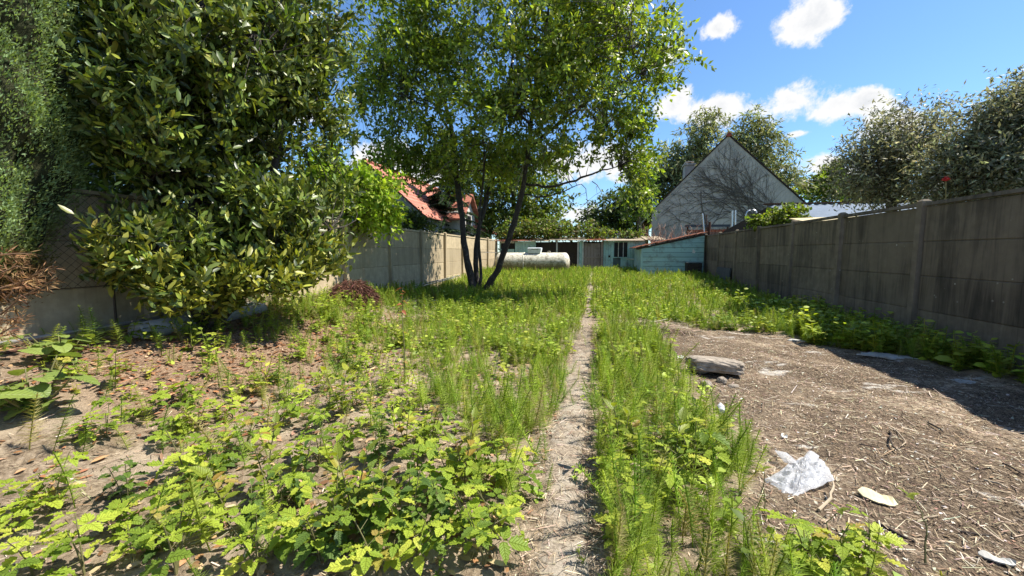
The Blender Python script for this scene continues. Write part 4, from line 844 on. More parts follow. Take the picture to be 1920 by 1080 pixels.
def conifer():
    Y = 21.5; b0 = atY(815, 420, Y); b = np.array([-8.2, Y, 0.0]); root = empty('spruce_tree', b, 'dark drooping conifer between the red-roofed house and the tree stems', 'tree')
    H = 8.5; wd = MB(); wd.tube([b, b + (.05, 0, H * .5), b + (0, 0, H)], [.2, .13, .02], 8); ch = []; rr = random.Random(31)
    for k in range(150):
        z = rr.uniform(.6, H - .3); L = (1 - z / H) ** .8 * 2.9 * rr.uniform(.7, 1.1) + .25; a = rr.uniform(0, 2 * math.pi); e = b + np.array([math.cos(a) * L, math.sin(a) * L, z - L * .22]); s0 = b + (0, 0, z)
        P, rd = limb(s0, e, .03, .006, .12, .03, 7, rr); wd.tube(P, rd, 4, cap=False); q = int(130 * L); t = rng.random(q) ** .8
        o = np.stack([np.interp(t * 6, np.arange(7), P[:, i]) for i in range(3)], 1); ax = unit((e - s0)[None]); sd_ = unit(np.cross(ax, [0, 0, 1])) * rng.choice([-1, 1], (q, 1))
        o = o + sd_ * rng.uniform(0, .28, (q, 1)) * (1.1 - t)[:, None]; D = unit(ax * .7 + sd_ * .6 + np.array([0, 0, -.55]) + rng.normal(0, .3, (q, 3))); s = rng.uniform(.6, 1.2, q)
        ch.append(scatter(o, D, unit(rdir(q) + np.array([0, 0, 1])), .22 * s, .055 * s, palette(q, [(.02, .04, .02), (.035, .06, .03), (.05, .08, .035)], None, .2), DIAMOND))
    V, F, C = join(ch); link('crown', big_mesh('crown', V - b, F, C, L_NEEDLE), root); part('trunk', wd, B_DARK, root)
conifer()
# ------------------------------------------------------------------ ground vegetation
def horsetail_tpl(h, nw, nb, bl, wid, seed):
    """one horsetail: jointed stem with whorls of thin ascending branches; triangles only"""
    r = np.random.default_rng(seed); V = []; F = []; C = []; n = 0
    lean = r.normal(0, .10, 2); z = np.linspace(0, 1, 5); P = np.stack([lean[0] * z ** 2 * h, lean[1] * z ** 2 * h, z * h], 1)
    for a in (0, 1.6):
        s = np.array([math.cos(a), math.sin(a), 0]) * wid * .9
        for i in range(4):
            V += [P[i] - s, P[i] + s, P[i + 1] + s * .8, P[i + 1] - s * .8]; F += [(n, n + 1, n + 2), (n, n + 2, n + 3)]; n += 4; C += [(.75, .8, .6)] * 4
    for k in range(nw):
        t = .16 + .84 * k / nw; c = np.array([lean[0] * t ** 2 * h, lean[1] * t ** 2 * h, t * h]); L = bl * (1.0 - .75 * max(0, t - .3) / .7) * (.55 + .45 * min(1, t / .3)); a0 = r.uniform(0, 6.3)
        for j in range(nb):
            a = a0 + j * 2 * math.pi / nb + r.normal(0, .15); el = r.uniform(.30, .85) - .25 * (1 - t); l = L * r.uniform(.7, 1.15)
            d = np.array([math.cos(a) * math.cos(el), math.sin(a) * math.cos(el), math.sin(el)]); s = np.array([-math.sin(a), math.cos(a), 0]) * wid * .55; s = s * .7 + np.array([0, 0, wid * .35])
            e = c + d * l + np.array([0, 0, -.12 * l]); V += [c - s, c + s, e]; F.append((n, n + 1, n + 2)); n += 3; g = r.uniform(.8, 1.25); C += [(g, g, g)] * 3
    return np.array(V), np.array(F), np.array(C)
def weed_tpl(h, nl, L, W, seed, tpl=LEAF, spread=.6):
    """leafy weed: a few stems with broad leaves"""
    r = np.random.default_rng(seed); ch = []; k = 0; Pp = []; Dd = []; Nn = []; Ss = []
    for s in range(r.integers(2, 4)):
        a = r.uniform(0, 6.3); ln = r.uniform(.1, .45); hh = h * r.uniform(.6, 1.05)
        for i in range(nl):
            t = (i + .6) / nl; c = np.array([math.cos(a) * ln * h * t ** 1.4, math.sin(a) * ln * h * t ** 1.4, hh * t]); b = i * 2.4 + r.uniform(-.5, .5); el = r.uniform(-.25, .55)
            Pp.append(c); Dd.append((math.cos(b) * math.cos(el), math.sin(b) * math.cos(el), math.sin(el))); Nn.append((r.normal(0, .35), r.normal(0, .35), 1)); Ss.append(r.uniform(.6, 1.15) * (1.1 - .45 * t))
        top = np.array([math.cos(a) * ln * h, math.sin(a) * ln * h, hh]); sd_ = np.array([-math.sin(a), math.cos(a), 0]) * .004
        ch.append((np.array([-sd_, sd_, top + sd_ * .5, top - sd_ * .5]), np.array([(0, 1, 2), (0, 2, 3)]), np.ones((4, 3)) * np.array([.9, .8, .7])))
    Ss = np.array(Ss); g = r.uniform(.78, 1.25, (len(Pp), 1)) * np.ones((1, 3))
    ch.append(scatter(np.array(Pp), np.array(Dd), np.array(Nn), L * Ss, W * Ss, g, tpl)); return join(ch)
def plant_field(name, label, pts, tpls, cols, mat, smin=.75, smax=1.25, tilt=.12, clump=None):
    """all copies of a few templates joined into one ground-cover object"""
    ch = []; n = len(pts); which = rng.integers(0, len(tpls), n); col = palette(n, cols, None, .14)
    for k, (v, f, c) in enumerate(tpls):
        P = pts[which == k]; cc = col[which == k]; m = len(P)
        if m == 0: continue
        a = rng.uniform(0, 2 * math.pi, m); s = rng.uniform(smin, smax, m) * (1 if P.shape[1] < 4 else P[:, 3]); ca, sa = np.cos(a), np.sin(a)
        x = v[None, :, 0] * ca[:, None] - v[None, :, 1] * sa[:, None]; y = v[None, :, 0] * sa[:, None] + v[None, :, 1] * ca[:, None]; z = np.repeat(v[None, :, 2], m, 0)
        tx, ty = rng.normal(0, tilt, (2, m)); x = x + z * tx[:, None]; y = y + z * ty[:, None]
        V = np.stack([x, y, z], -1) * s[:, None, None] + P[:, None, :3]; F = f[None] + (np.arange(m) * len(v))[:, None, None]
        ch.append((V.reshape(-1, 3), F.reshape(-1, 3), np.clip(cc[:, None] * c[None], .003, 1).reshape(-1, 3)))
    V, F, C = join(ch); o = link(name, big_mesh(name, V, F, C, mat)); return tag(o, label, None, None, 'stuff')
def sample(fn, x0, x1, y0, y1, dmax):
    n = rng.poisson(dmax * (x1 - x0) * (y1 - y0)); x = rng.uniform(x0, x1, n); y = rng.uniform(y0, y1, n); k = rng.random(n) * dmax < fn(x, y); x, y = x[k], y[k]
    return np.stack([x, y, gz(x, y) - .01], 1)
def on_path(x, y): return (rng.random(np.shape(x)) > .07) & ((x > -.30 + .10 * sm((y - 5) / 4) + .05 * np.sin(y * 3.7)) & (x < .02 - .06 * sm((y - 5) / 4) + .03 * np.sin(y * 5)) | ((x > -.45) & (x < .1) & (y > 5.6) & (y < 7.2) & (np.sin(y * 7) > -.2)))
def patch(x, y, s=1.0, o=0.0): return .5 + .5 * vnoise(np.stack([x, y, np.zeros_like(x)], -1), 1.5 * s, o)
def gaps(x, y):
    # bare band of dead stalks from the path to the slab, and the open spots round the bottle and the propped chunk
    band = ((x > -.2) & (x < 1.8) & (np.abs(y - 7.35 - .08 * np.sin(x * 5)) < .36)); spot = ((x - 1.14) ** 2 + (y - 3.72) ** 2 < .05) | ((x - 1.35) ** 2 + (y - 4.55) ** 2 < .14)
    return np.where(band, .06, np.where(spot, .02, 1.0))
def d_horse(x, y):
    left = np.where(x > -1.55, 22 + 190 * sm((y - 2.1) / 1.2), 22 + 110 * sm((y - 3.7) / 1.4) * (x > -4.6)) * (.08 + 2.0 * patch(x, y, 1.9, 2.0) ** 2.4) * (.35 + .65 * sm((y - 1.6) / 1.0))
    strip = np.where((x > .03) & (x < edgeB(y)), 330.0 * (.3 + .7 * patch(x, y, 1.7, 5) ** 1.5) * (1 - .7 * sm((x - .85) / .2)), 0)
    far = 130 * (.35 + .9 * patch(x, y, .8, 7))
    d = np.where(y > 5.2, np.where(x < -.3, np.maximum(left, far), np.where(x < edgeB(y), far, far)), np.where(x < 0, left, strip))
    d = np.where((y <= 7.6) & (x > 0), np.maximum(strip, 120 * (x > edgeB(y)) * (1 - slab_amt(x, y))), d)
    d = d * (1 - sm(slab_amt(x, y) * 1.6)) * (~on_path(x, y)); d = d * gaps(x, y)
    return d * ((x > -5.3) & (x < 4.6))
ht = lambda lst, q: [horsetail_tpl(h, nw, nb, bl, wd, 100 * q + i) for i, (h, nw, nb, bl, wd) in enumerate(lst)]
HT_NEAR = ht([(.30, 13, 10, .095, .0034), (.37, 15, 10, .10, .0034), (.24, 11, 10, .09, .0034), (.42, 15, 10, .105, .0034), (.32, 14, 11, .085, .0034), (.18, 9, 9, .09, .0034)], 1)
HT_FAR = ht([(.32, 8, 7, .13, .0080), (.38, 9, 7, .12, .0080), (.26, 7, 7, .13, .0085), (.34, 8, 7, .13, .0085)], 2)
M_HORSE = leaf_mat('horsetail green', None, .45, .6, .12, (1.3, 1.35, .5)); M_WEED = leaf_mat('weed leaves', None, .36, .5, .3, (1.3, 1.35, .45))
C_HORSE = [(.27, .36, .055), (.33, .42, .065), (.22, .31, .045), (.37, .43, .085), (.24, .33, .05), (.20, .29, .045), (.16, .235, .04), (.34, .31, .13)]; C_WEED = [(.25, .33, .04), (.18, .25, .03), (.31, .38, .05), (.14, .20, .028), (.36, .41, .06)]
pn = sample(d_horse, -5.3, 4.6, 1.15, 8.0, 340); pf = sample(lambda x, y: d_horse(x, y) * .55 * (.3 + 1.2 * patch(x, y, 1.1, 21)), -5.3, 4.6, 8.0, 21.2, 120)
pf = pf[~((pf[:, 0] > 2.0) & (pf[:, 1] > 18.4))]
pn = np.hstack([pn, np.where(pn[:, 0] < 0, .78 + .22 * (pn[:, 1] < 3.4), 1.0)[:, None]])
plant_field('horsetail_growth', 'feathery pale-green horsetail growing thick beside the path', pn, HT_NEAR, C_HORSE, M_HORSE, .55, 1.2, .22)
plant_field('horsetail_meadow', 'deep feathery weeds spreading from the tree to the shed', pf, HT_FAR, C_HORSE, M_HORSE, .6, 1.15, .2)
WD_FAR = [weed_tpl(.30, 6, .115, .075, 300 + i, LEAF if i % 2 else DIAMOND) for i in range(6)]; WD_NEAR = [weed_tpl((.26, .14, .2)[i % 3], (6, 4, 7)[i % 3], (.085, .06, .05)[i % 3], (.055, .045, .02)[i % 3], 330 + i, LEAF) for i in range(9)]
def d_weed(x, y):
    d = np.where(y > 7.6, 46 * (.1 + 1.3 * patch(x, y, .7, 11) ** 1.5), 40 * (.2 + patch(x, y, 1.0, 11))); d = np.where((x > edgeB(y)) & (y < 7.8), 62.0, d); d = np.where((x > 3.0) & (y > 7.5), np.maximum(d, 36), d)
    d = np.where((x > .03) & (x < edgeB(y)) & (y < 7), 34, d); d = np.where((x < -.3) & (y < 5.5), (30 * patch(x, y, 1.2, 3) ** 1.3 + 6) * (.25 + .75 * sm((y - 2.2) / .8) + .7 * sm((y - 3.0) / 1.0)), d); d = np.where(x < -4.6, d * .6, d)
    return d * gaps(x, y) * (1 - sm(slab_amt(x, y) * 1.6)) * (~on_path(x, y)) * ((x > -5.3) & (x < 4.62))
pw = sample(d_weed, -5.3, 4.62, 1.1, 21.3, 64); pw = pw[~((pw[:, 0] > 2.0) & (pw[:, 1] > 18.4))]
belt = pw[(pw[:, 0] > np.where(pw[:, 1] > 6.8, 3.3, 2.9)) & (pw[:, 1] < 10.5)]; belt = np.hstack([belt, np.full((len(belt), 1), 1.45)]); bx = belt[rng.random(len(belt)) < .8]
plant_field('nettle_belt', 'dark leafy nettles growing deep along the foot of the stained fence', bx, WD_FAR, C_WEED, M_WEED, .7, 1.2)
plant_field('nettle_growth', 'broad-leaved nettles and bramble filling the far garden', pw[pw[:, 1] > 4.7], WD_FAR, C_WEED, M_WEED, .6, 1.15)
plant_field('seedling_growth', 'small leafy seedlings scattered over the near soil', pw[pw[:, 1] <= 4.7], WD_NEAR, C_WEED, M_WEED, .5, 1.2)
# ------------------------------------------------------------------ single plants near the eye
def leaflet(L, W, fold, curl, n=9, serr=.12, pleat=.085, base=(0, 0, 0), rot=0.0, prof=(.72, .85)):
    t = np.linspace(0, 1, n + 1); w = W * np.abs(np.sin(math.pi * np.clip(t, 0, 1) ** prof[0])) ** prof[1] * .5; V = []; uv = []; F = []
    for i in range(n + 1):
        e = 1 + serr * (1 if i % 2 else -1); z0 = -curl * L * t[i] ** 2; zp = pleat * W * (1 if i % 2 else -1) * (0 < i < n)
        for s in (0, 1, -1):
            V.append((t[i] * L + (0 if s == 0 else -.04 * L * (i % 2 == 0)), s * w[i] * e, z0 + (abs(s) * (fold * w[i] + zp)))); uv.append((t[i], .5 + .5 * s * (w[i] / (W * .5 + 1e-6))))
    for i in range(n):
        a = 3 * i; b = a + 3
        if i == 0: F += [(a, b, b + 1), (a, b + 2, b)]
        elif i == n - 1: F += [(a, b, a + 1), (a, a + 2, b)]
        else: F += [(a, b, b + 1), (a, b + 1, a + 1), (a, a + 2, b + 2), (a, b + 2, b)]
    V = np.array(V); c, s_ = math.cos(rot), math.sin(rot); V = np.stack([V[:, 0] * c - V[:, 1] * s_, V[:, 0] * s_ + V[:, 1] * c, V[:, 2]], 1) + np.array(base)
    return V, F, uv
def leaf_mesh(name, lets, mat):
    V = []; F = []; U = []; o = 0
    for v, f, u in lets: V.append(v); F += [tuple(i + o for i in q) for q in f]; U += u; o += len(v)
    me = bpy.data.meshes.new(name); me.from_pydata(np.vstack(V).tolist(), [], F); me.materials.append(mat)
    ul = me.uv_layers.new(name='UVMap'); idx = np.empty(len(me.loops), np.int32); me.loops.foreach_get('vertex_index', idx); ul.data.foreach_set('uv', np.array(U, np.float32)[idx].ravel())
    me.polygons.foreach_set('use_smooth', np.ones(len(me.polygons), bool)); me.update(); return me
M_RASP = leaf_mat('raspberry leaf', [(0, (.12, .19, .024)), (.2, (.19, .28, .032)), (.5, (.29, .385, .042)), (.85, (.40, .48, .058)), (.97, (.48, .50, .075)), (1, (.36, .25, .08))], .36, .55, .22, (1.3, 1.35, .45), True)
M_SAP = leaf_mat('sapling leaf', [(0, (.15, .20, .025)), (.55, (.23, .29, .035)), (.85, (.33, .36, .045)), (1, (.34, .19, .05))], .38, .45, .3, (1.35, 1.3, .4), True)
M_BIG = leaf_mat('large round leaf', [(0, (.15, .215, .05)), (1, (.24, .31, .07))], .3, .5, .35, (1.3, 1.35, .5), True)
M_CANE = plain('green-brown cane', (.16, .15, .06), .7, .3, 0, .3, 20)
rl = []
for q in range(8):
    r = random.Random(q); L = r.uniform(.10, .135); W = L * r.uniform(.52, .66); k = (r.uniform(.05, .5), r.uniform(.0, .5))
    lets = [leaflet(L, W * .95, *k, base=(.038, 0, 0)), leaflet(L * .8, W * .72, k[0], k[1] * r.uniform(.5, 2), base=(.010, .006, 0), rot=R(r.uniform(64, 92))), leaflet(L * .8, W * .72, k[0], k[1] * r.uniform(.5, 2), base=(.010, -.006, 0), rot=-R(r.uniform(64, 92)))]
    if q % 3 == 2: lets += [leaflet(L * .65, W * .6, *k, base=(0, .003, 0), rot=R(125)), leaflet(L * .65, W * .6, *k, base=(0, -.003, 0), rot=-R(125))]
    rl.append(leaf_mesh('raspberry_leaf', lets, M_RASP))
sl_ = [leaf_mesh('sapling_leaf', [leaflet(.085 + .012 * q, .042 + .006 * q, .35, .12 + .1 * (q % 3), serr=.02, pleat=.02)], M_SAP) for q in range(5)]
def big_leaf(L, q):
    lets = []; n = 7; V, F, U = leaflet(L, L * .95, .10, .25, 12, .008, .014, prof=(.62, .55))
    V[:, 0] = V[:, 0] * 1.0 - .16 * L * np.exp(-((V[:, 0] / L - .12) / .12) ** 2) * (np.abs(V[:, 1]) > .01)
    return leaf_mesh('round_leaf', [(V, F, U)], M_BIG)
bgl = [big_leaf(.14 + .025 * q, q) for q in range(3)]
def make_plan(kind, seed):
    """stem mesh plus leaf placements for one kind of plant"""
    r = random.Random(seed); mb = MB(); leaves = []
    if kind == 'raspberry':
        for c in range(r.choice((2, 3, 3, 4))):
            a = r.uniform(0, 6.3); L = r.uniform(.16, .36); out = r.uniform(.15, .7); P = [(math.cos(a) * out * L * t ** 1.5, math.sin(a) * out * L * t ** 1.5, L * t - .15 * out * L * t * t) for t in np.linspace(0, 1, 6)]
            mb.tube(P, np.linspace(.0045, .002, 6), 5); n = r.randint(3, 5)
            for i in range(n):
                t = .25 + .75 * (i + .5) / n; p = np.array([np.interp(t * 5, range(6), [q[j] for q in P]) for j in range(3)]); b = a + i * 2.4 + r.uniform(-.4, .4); pl = r.uniform(.04, .09) * (1.1 - .5 * t); el = r.uniform(.1, .8)
                e = p + pl * np.array([math.cos(b) * math.cos(el), math.sin(b) * math.cos(el), math.sin(el)]); mb.tube([p, e], [.0018, .0014], 4)
                leaves.append((r.randrange(8), e, b, r.uniform(-.35, .25), r.uniform(-.35, .35), r.uniform(.62, 1.05) * (1.1 - .35 * t)))
    elif kind == 'sapling':
        for c in range(r.choice((1, 2, 2))):
            a = r.uniform(0, 6.3); L = r.uniform(.28, .46); out = r.uniform(.05, .3); P = [(math.cos(a) * out * L * t ** 1.5, math.sin(a) * out * L * t ** 1.5, L * t) for t in np.linspace(0, 1, 6)]; mb.tube(P, np.linspace(.005, .002, 6), 5)
            for i in range(12):
                t = .2 + .8 * (i + .5) / 12; p = np.array([np.interp(t * 5, range(6), [q[j] for q in P]) for j in range(3)]); b = a + i * 2.4 + r.uniform(-.3, .3); el = .25 + .8 * t ** 3
                leaves.append((r.randrange(5), p + .008 * np.array([math.cos(b), math.sin(b), .4]), b, -el + r.uniform(-.2, .3), r.uniform(-.4, .4), r.uniform(.75, 1.15) * (1.05 - .35 * t)))
    elif kind == 'nettle':
        for c in range(r.choice((2, 3))):
            a = r.uniform(0, 6.3); L = r.uniform(.2, .36); out = r.uniform(.1, .45); P = [(.03 * math.cos(a) + math.cos(a) * out * L * t ** 1.5, .03 * math.sin(a) + math.sin(a) * out * L * t ** 1.5, L * t) for t in np.linspace(0, 1, 6)]; mb.tube(P, np.linspace(.0035, .002, 6), 5)
            for i in range(7):
                t = .2 + .8 * i / 6; p = np.array([np.interp(t * 5, range(6), [q[j] for q in P]) for j in range(3)])
                for sg in (0, math.pi):
                    b = a + i * 1.57 + sg + r.uniform(-.25, .25); e = p + .018 * np.array([math.cos(b), math.sin(b), .5]); mb.tube([p, e], .0012, 3); leaves.append((r.randrange(4), e, b, r.uniform(-.3, .35), r.uniform(-.3, .3), r.uniform(.8, 1.1) * (1.1 - .55 * t)))
    elif kind == 'big':
        for c in range(20):
            a = c * 2.4 + r.uniform(-.3, .3); L = r.uniform(.16, .42); out = r.uniform(.3, 1.1); P = [(math.cos(a) * out * L * t, math.sin(a) * out * L * t, L * t) for t in np.linspace(0, 1, 5)]; mb.tube(P, np.linspace(.008, .004, 5), 6)
            for i in range(3 if c % 2 else 2):
                t = 1 - i * .3; p = np.array([np.interp(t * 4, range(5), [q[j] for q in P]) for j in range(3)]); b = a + i * 2.2 + r.uniform(-.3, .3); leaves.append((r.randrange(3), p, b, r.uniform(-.2, .35), r.uniform(-.25, .25), r.uniform(.6, 1.05)))
    return mb.mesh(kind + '_stem', M_CANE), leaves
M_NET = leaf_mat('nettle leaf', [(0, (.06, .11, .025)), (.5, (.10, .165, .03)), (1, (.17, .25, .04))], .3, .5, .25, (1.3, 1.35, .45), True)
nl_ = [leaf_mesh('nettle_leaf', [leaflet(.075 + .012 * q, .046 + .005 * q, .25, .2 + .15 * (q % 3), serr=.14, pleat=.05)], M_NET) for q in range(4)]
PLANS = {k: [make_plan(k, 50 + i) for i in range(n)] for k, n in (('raspberry', 9), ('sapling', 5), ('big', 1), ('nettle', 4))}
SETS = {'raspberry': rl, 'sapling': sl_, 'big': bgl, 'nettle': nl_}
def put_plant(kind, name, x, y, label, cat, group=None, sc=1.0, plan=None):
    r = random.Random(int(x * 991 + y * 577)); stem, leaves = PLANS[kind][plan if plan is not None else r.randrange(len(PLANS[kind]))]
    root = empty(name, (x, y, float(gz(x, y)) - .01), label, cat, group, r.uniform(0, 6.28), sc); link('stem', stem, root)
    for (k, p, b, el, roll, s) in leaves:
        o = link('leaf', SETS[kind][k], root); o.location = p; o.rotation_euler = (roll, el, b); o.scale = (s, s, s)
def near_z(px, py):
    z = 0.0
    for _ in range(6): p = atz(px, py, z); z = float(gz(p[0], p[1]))
    return atz(px, py, z)
rasp = {'near': [(20, 1000), (210, 1010), (780, 1050), (390, 930), (100, 960), (60, 1078), (160, 1079), (250, 1065), (345, 965), (400, 1000), (350, 905), (530, 965), (480, 1078), (705, 1078), (640, 955), (700, 965), (600, 870), (640, 845), (745, 1000), (570, 1025), (330, 1078)],
        'edge': [(870, 1010), (905, 925), (810, 850), (850, 940), (910, 1062), (935, 1000), (970, 925), (885, 880), (780, 905)],
        'mid': [(320, 830), (440, 790), (560, 750), (600, 800), (700, 800), (760, 770), (640, 660), (760, 650), (850, 640), (150, 760), (420, 700), (400, 850), (460, 845), (280, 790), (335, 770), (375, 805), (530, 800), (620, 730), (660, 765), (480, 740), (690, 690), (400, 650), (440, 645), (370, 660), (345, 695), (560, 695), (250, 662), (290, 655), (200, 822), (590, 640), (500, 665), (720, 735)],
        'strip': [(1150, 830), (1210, 850), (1260, 840), (1310, 835), (1190, 790), (1250, 790), (1300, 790), (1150, 905), (1175, 960), (1235, 935), (1150, 650), (1200, 640), (1245, 665), (1180, 700), (1300, 890), (1160, 1035)],
        'corner': [(1510, 1062), (1550, 1078), (1590, 1072), (1470, 1078), (1630, 1079)]}
RL = {'near': ('raspberry plant on the bare soil nearest the camera, {} from the left', 'raspberry plants along the lower edge'), 'edge': ('raspberry plant rooted along the near path edge, {} from the left', 'raspberry plants along the path edge'), 'mid': ('small raspberry plant in the patchy bed before the laurel, {} from the left', 'raspberry plants in the patchy bed'),
      'strip': ('raspberry plant in the strip between path and slab, {} from the left', 'raspberry plants in the strip'), 'corner': ('raspberry plant at the slab corner below the bag, {} from the left', 'raspberry plants below the bag')}
ORD = 'first second third fourth fifth sixth seventh eighth ninth tenth eleventh twelfth thirteenth fourteenth fifteenth sixteenth seventeenth eighteenth nineteenth twentieth twenty-first twenty-second twenty-third twenty-fourth twenty-fifth twenty-sixth twenty-seventh twenty-eighth twenty-ninth thirtieth thirty-first thirty-second thirty-third thirty-fourth thirty-fifth'.split()
for k, pts in rasp.items():
    for i, (px, py) in enumerate(sorted(pts)):
        p = near_z(px + random.uniform(-2, 2), py); put_plant('raspberry', 'raspberry_plant', p[0], p[1], RL[k][0].format(ORD[i]), 'raspberry plant', RL[k][1], random.uniform(.8, 1.18) * (.8 if k == 'corner' else .85 if k == 'mid' else 1))
for (px, py, lab) in ((430, 985, 'upright sapling shoot with folded leaves among the nearest raspberries, leftmost'), (665, 1000, 'tall sapling shoot with bronze tips above the nearest raspberries'), (630, 1030, 'sapling shoot with pale upright leaves between two raspberry plants'), (735, 975, 'sapling shoot standing behind the tallest of the nearest raspberries'), (500, 930, 'short sapling shoot with reddish tip behind the nearest raspberries'),
                      (1165, 880, 'broad yellow-green sapling shoot at the edge of the strip by the path'), (1200, 870, 'bronze-tipped sapling shoot inside the strip beside the path'), (1260, 900, 'sapling shoot in the strip close to the crushed bottle'), (870, 920, 'sapling shoot with drooping leaves beside the horsetail at the path'), (640, 790, 'sapling shoot in the middle of the patchy bed'), (220, 760, 'sapling shoot beside the plant with big round leaves'), (760, 860, 'slender sapling shoot rising from the horsetail in the patchy bed')):
    p = near_z(px, py); put_plant('sapling', 'sapling_shoot', p[0], p[1], lab, 'sapling', 'sapling shoots in the weeds', random.uniform(.85, 1.1))
for i, (px, py) in enumerate(sorted([(310, 1030), (470, 1000), (610, 1045), (690, 1030), (760, 1010), (840, 990), (240, 940), (560, 940), (1240, 880), (1330, 870), (420, 880), (700, 870), (520, 720), (640, 690)])):
    p = near_z(px, py); put_plant('nettle', 'nettle_plant', p[0], p[1], 'darker green nettle with paired toothed leaves, {} nettle from the left'.format(ORD[i]), 'nettle', 'nettles among the raspberries', random.uniform(.8, 1.1))
p = near_z(65, 800); put_plant('big', 'round_leaved_plant', p[0], p[1], 'bushy plant with very large round green leaves on the bare soil', 'plant', None, .95)
p = near_z(120, 735); put_plant('big', 'round_leaved_plant', p[0], p[1], 'second plant with large round leaves, nearer the fat pipe', 'plant', None, .7)
def fern(px, py, h, lab):
    p = near_z(px, py); v, f, c = horsetail_tpl(h, 17, 11, .13, .0035, int(px)); o = link('horsetail', big_mesh('horsetail', v, f, c * np.array([.15, .24, .04]), M_HORSE)); o.location = p; tag(o, lab, 'horsetail')
fern(160, 660, .36, 'lone fern-like horsetail in front of the fat grey pipe'); fern(180, 655, .42, 'taller fern-like horsetail close to the fat grey pipe'); fern(335, 640, .34, 'fern-like horsetail at the foot of the laurel trunk'); fern(368, 640, .30, 'shorter fern-like horsetail beside the laurel trunk'); fern(40, 625, .45, 'fern-like horsetail under the brown foot of the cypress'); fern(25, 640, .4, 'fern-like horsetail at the picture edge under the cypress')
def red_sapling():
    p = near_z(758, 720); root = empty('red_sapling', p, 'thin dark sapling with rusty red top leaves standing alone in the weeds', 'sapling'); H = 1.02
    M = leaf_mat('rusty red leaf', [(0, (.28, .085, .04)), (1, (.36, .15, .05))], .35, .45, .4, (1.2, 1, .6)); MB().tube([(0, 0, 0), (.01, 0, .4), (-.005, 0, .7), (0, .01, H)], [.007, .006, .004, .002], 6).build('stem', M_CANE, root)
    me = leaf_mesh('sapling_leaf', [leaflet(.09, .042, .3, .25, serr=.02, pleat=.02)], M); r = random.Random(2)
    for i in range(13):
        z = (.62 + .40 * i / 12) if i > 3 else .25 + .1 * i; o = link('leaf', me if i > 3 else sl_[1], root); o.location = (0, 0, z); o.rotation_euler = (r.uniform(-.4, .4), r.uniform(-.5, .5), i * 2.4); s = r.uniform(.6, 1.1); o.scale = (s, s, s)
red_sapling()
# ------------------------------------------------------------------ litter and debris
def litter():
    M = leaf_mat('dry straw', None, .1, .8, .15, (1, 1, .9)); straw = [(.50, .41, .29), (.58, .50, .38), (.28, .20, .13), (.16, .115, .08), (.33, .25, .17), (.10, .075, .055)]
    def bits(n, x0, x1, y0, y1, keep, L, W, cols, h=.012, wts=None, power=1.0, tpl=SLIVER):
        x = rng.uniform(x0, x1, n); y = y0 + (y1 - y0) * rng.random(n) ** power; k = keep(x, y) > rng.random(n); x, y = x[k], y[k]; m = len(x); a = rng.uniform(0, 6.3, m); P = np.stack([x, y, gz(x, y) + rng.uniform(.002, h, m)], 1)
        D = np.stack([np.cos(a), np.sin(a), rng.normal(0, .12, m)], 1); s = np.exp(rng.normal(0, .45, m)); return scatter(P, D, np.array([0, 0, 1.0]) + rng.normal(0, .25, (m, 3)), L * s, W * rng.uniform(.6, 1.5, m), palette(m, cols, wts, .22), tpl)
    on_slab = lambda x, y: slab_amt(x, y)
    soil = lambda x, y: (1 - slab_amt(x, y)) * np.where((x > -.3) & (x < 0), .25, 1.0)
    ch = [bits(30000, .8, 4.7, 1.2, 7.7, on_slab, .040, .0040, straw, .016, [3, 2.2, 3, 3, 2, 2], 1.25), bits(800, .8, 4.7, 1.2, 7.7, on_slab, .12, .005, straw, .025, None, 1.2), bits(5200, .8, 4.7, 1.2, 7.7, on_slab, .018, .013, [(.55, .52, .45), (.38, .3, .22), (.3, .2, .13)], .01, None, 1.2, DIAMOND),
          bits(15000, -5.2, .9, 1.0, 7.5, soil, .05, .004, straw, .014), bits(6000, -.36, .06, 1.2, 9, lambda x, y: np.ones_like(x) * .9, .05, .0035, straw, .03), bits(1500, .2, 1.7, 7.1, 7.75, lambda x, y: np.ones_like(x), .22, .006, straw, .12), bits(600, -.6, .6, 5.6, 7.4, lambda x, y: np.ones_like(x), .2, .005, straw, .07)]
    V, F, C = join(ch); o = link('straw_litter', big_mesh('straw_litter', V, F, C, M)); tag(o, 'dry straw and broken stalks strewn over the slab and soil', None, None, 'stuff')
    lv = [bits(7000, -5.3, -1.6, 1.6, 7.0, lambda x, y: sm((-x - 2.0) / 1.6) * (.3 + .7 * sm((y - 2) / 1.0)), .055, .026, [(.34, .17, .085), (.24, .11, .05), (.42, .26, .15), (.17, .08, .04)], .02, None, 1, LEAF), bits(1800, -2.6, -.3, 1.2, 6, lambda x, y: np.ones_like(x) * .8, .05, .024, [(.34, .2, .11), (.22, .12, .06), (.42, .30, .18)], .02, None, 1, LEAF)]
    V, F, C = join(lv); o = link('leaf_litter', big_mesh('leaf_litter', V, F, C, M)); tag(o, 'brown fallen leaves lying thick below the cypress and laurel', None, None, 'stuff')
litter()
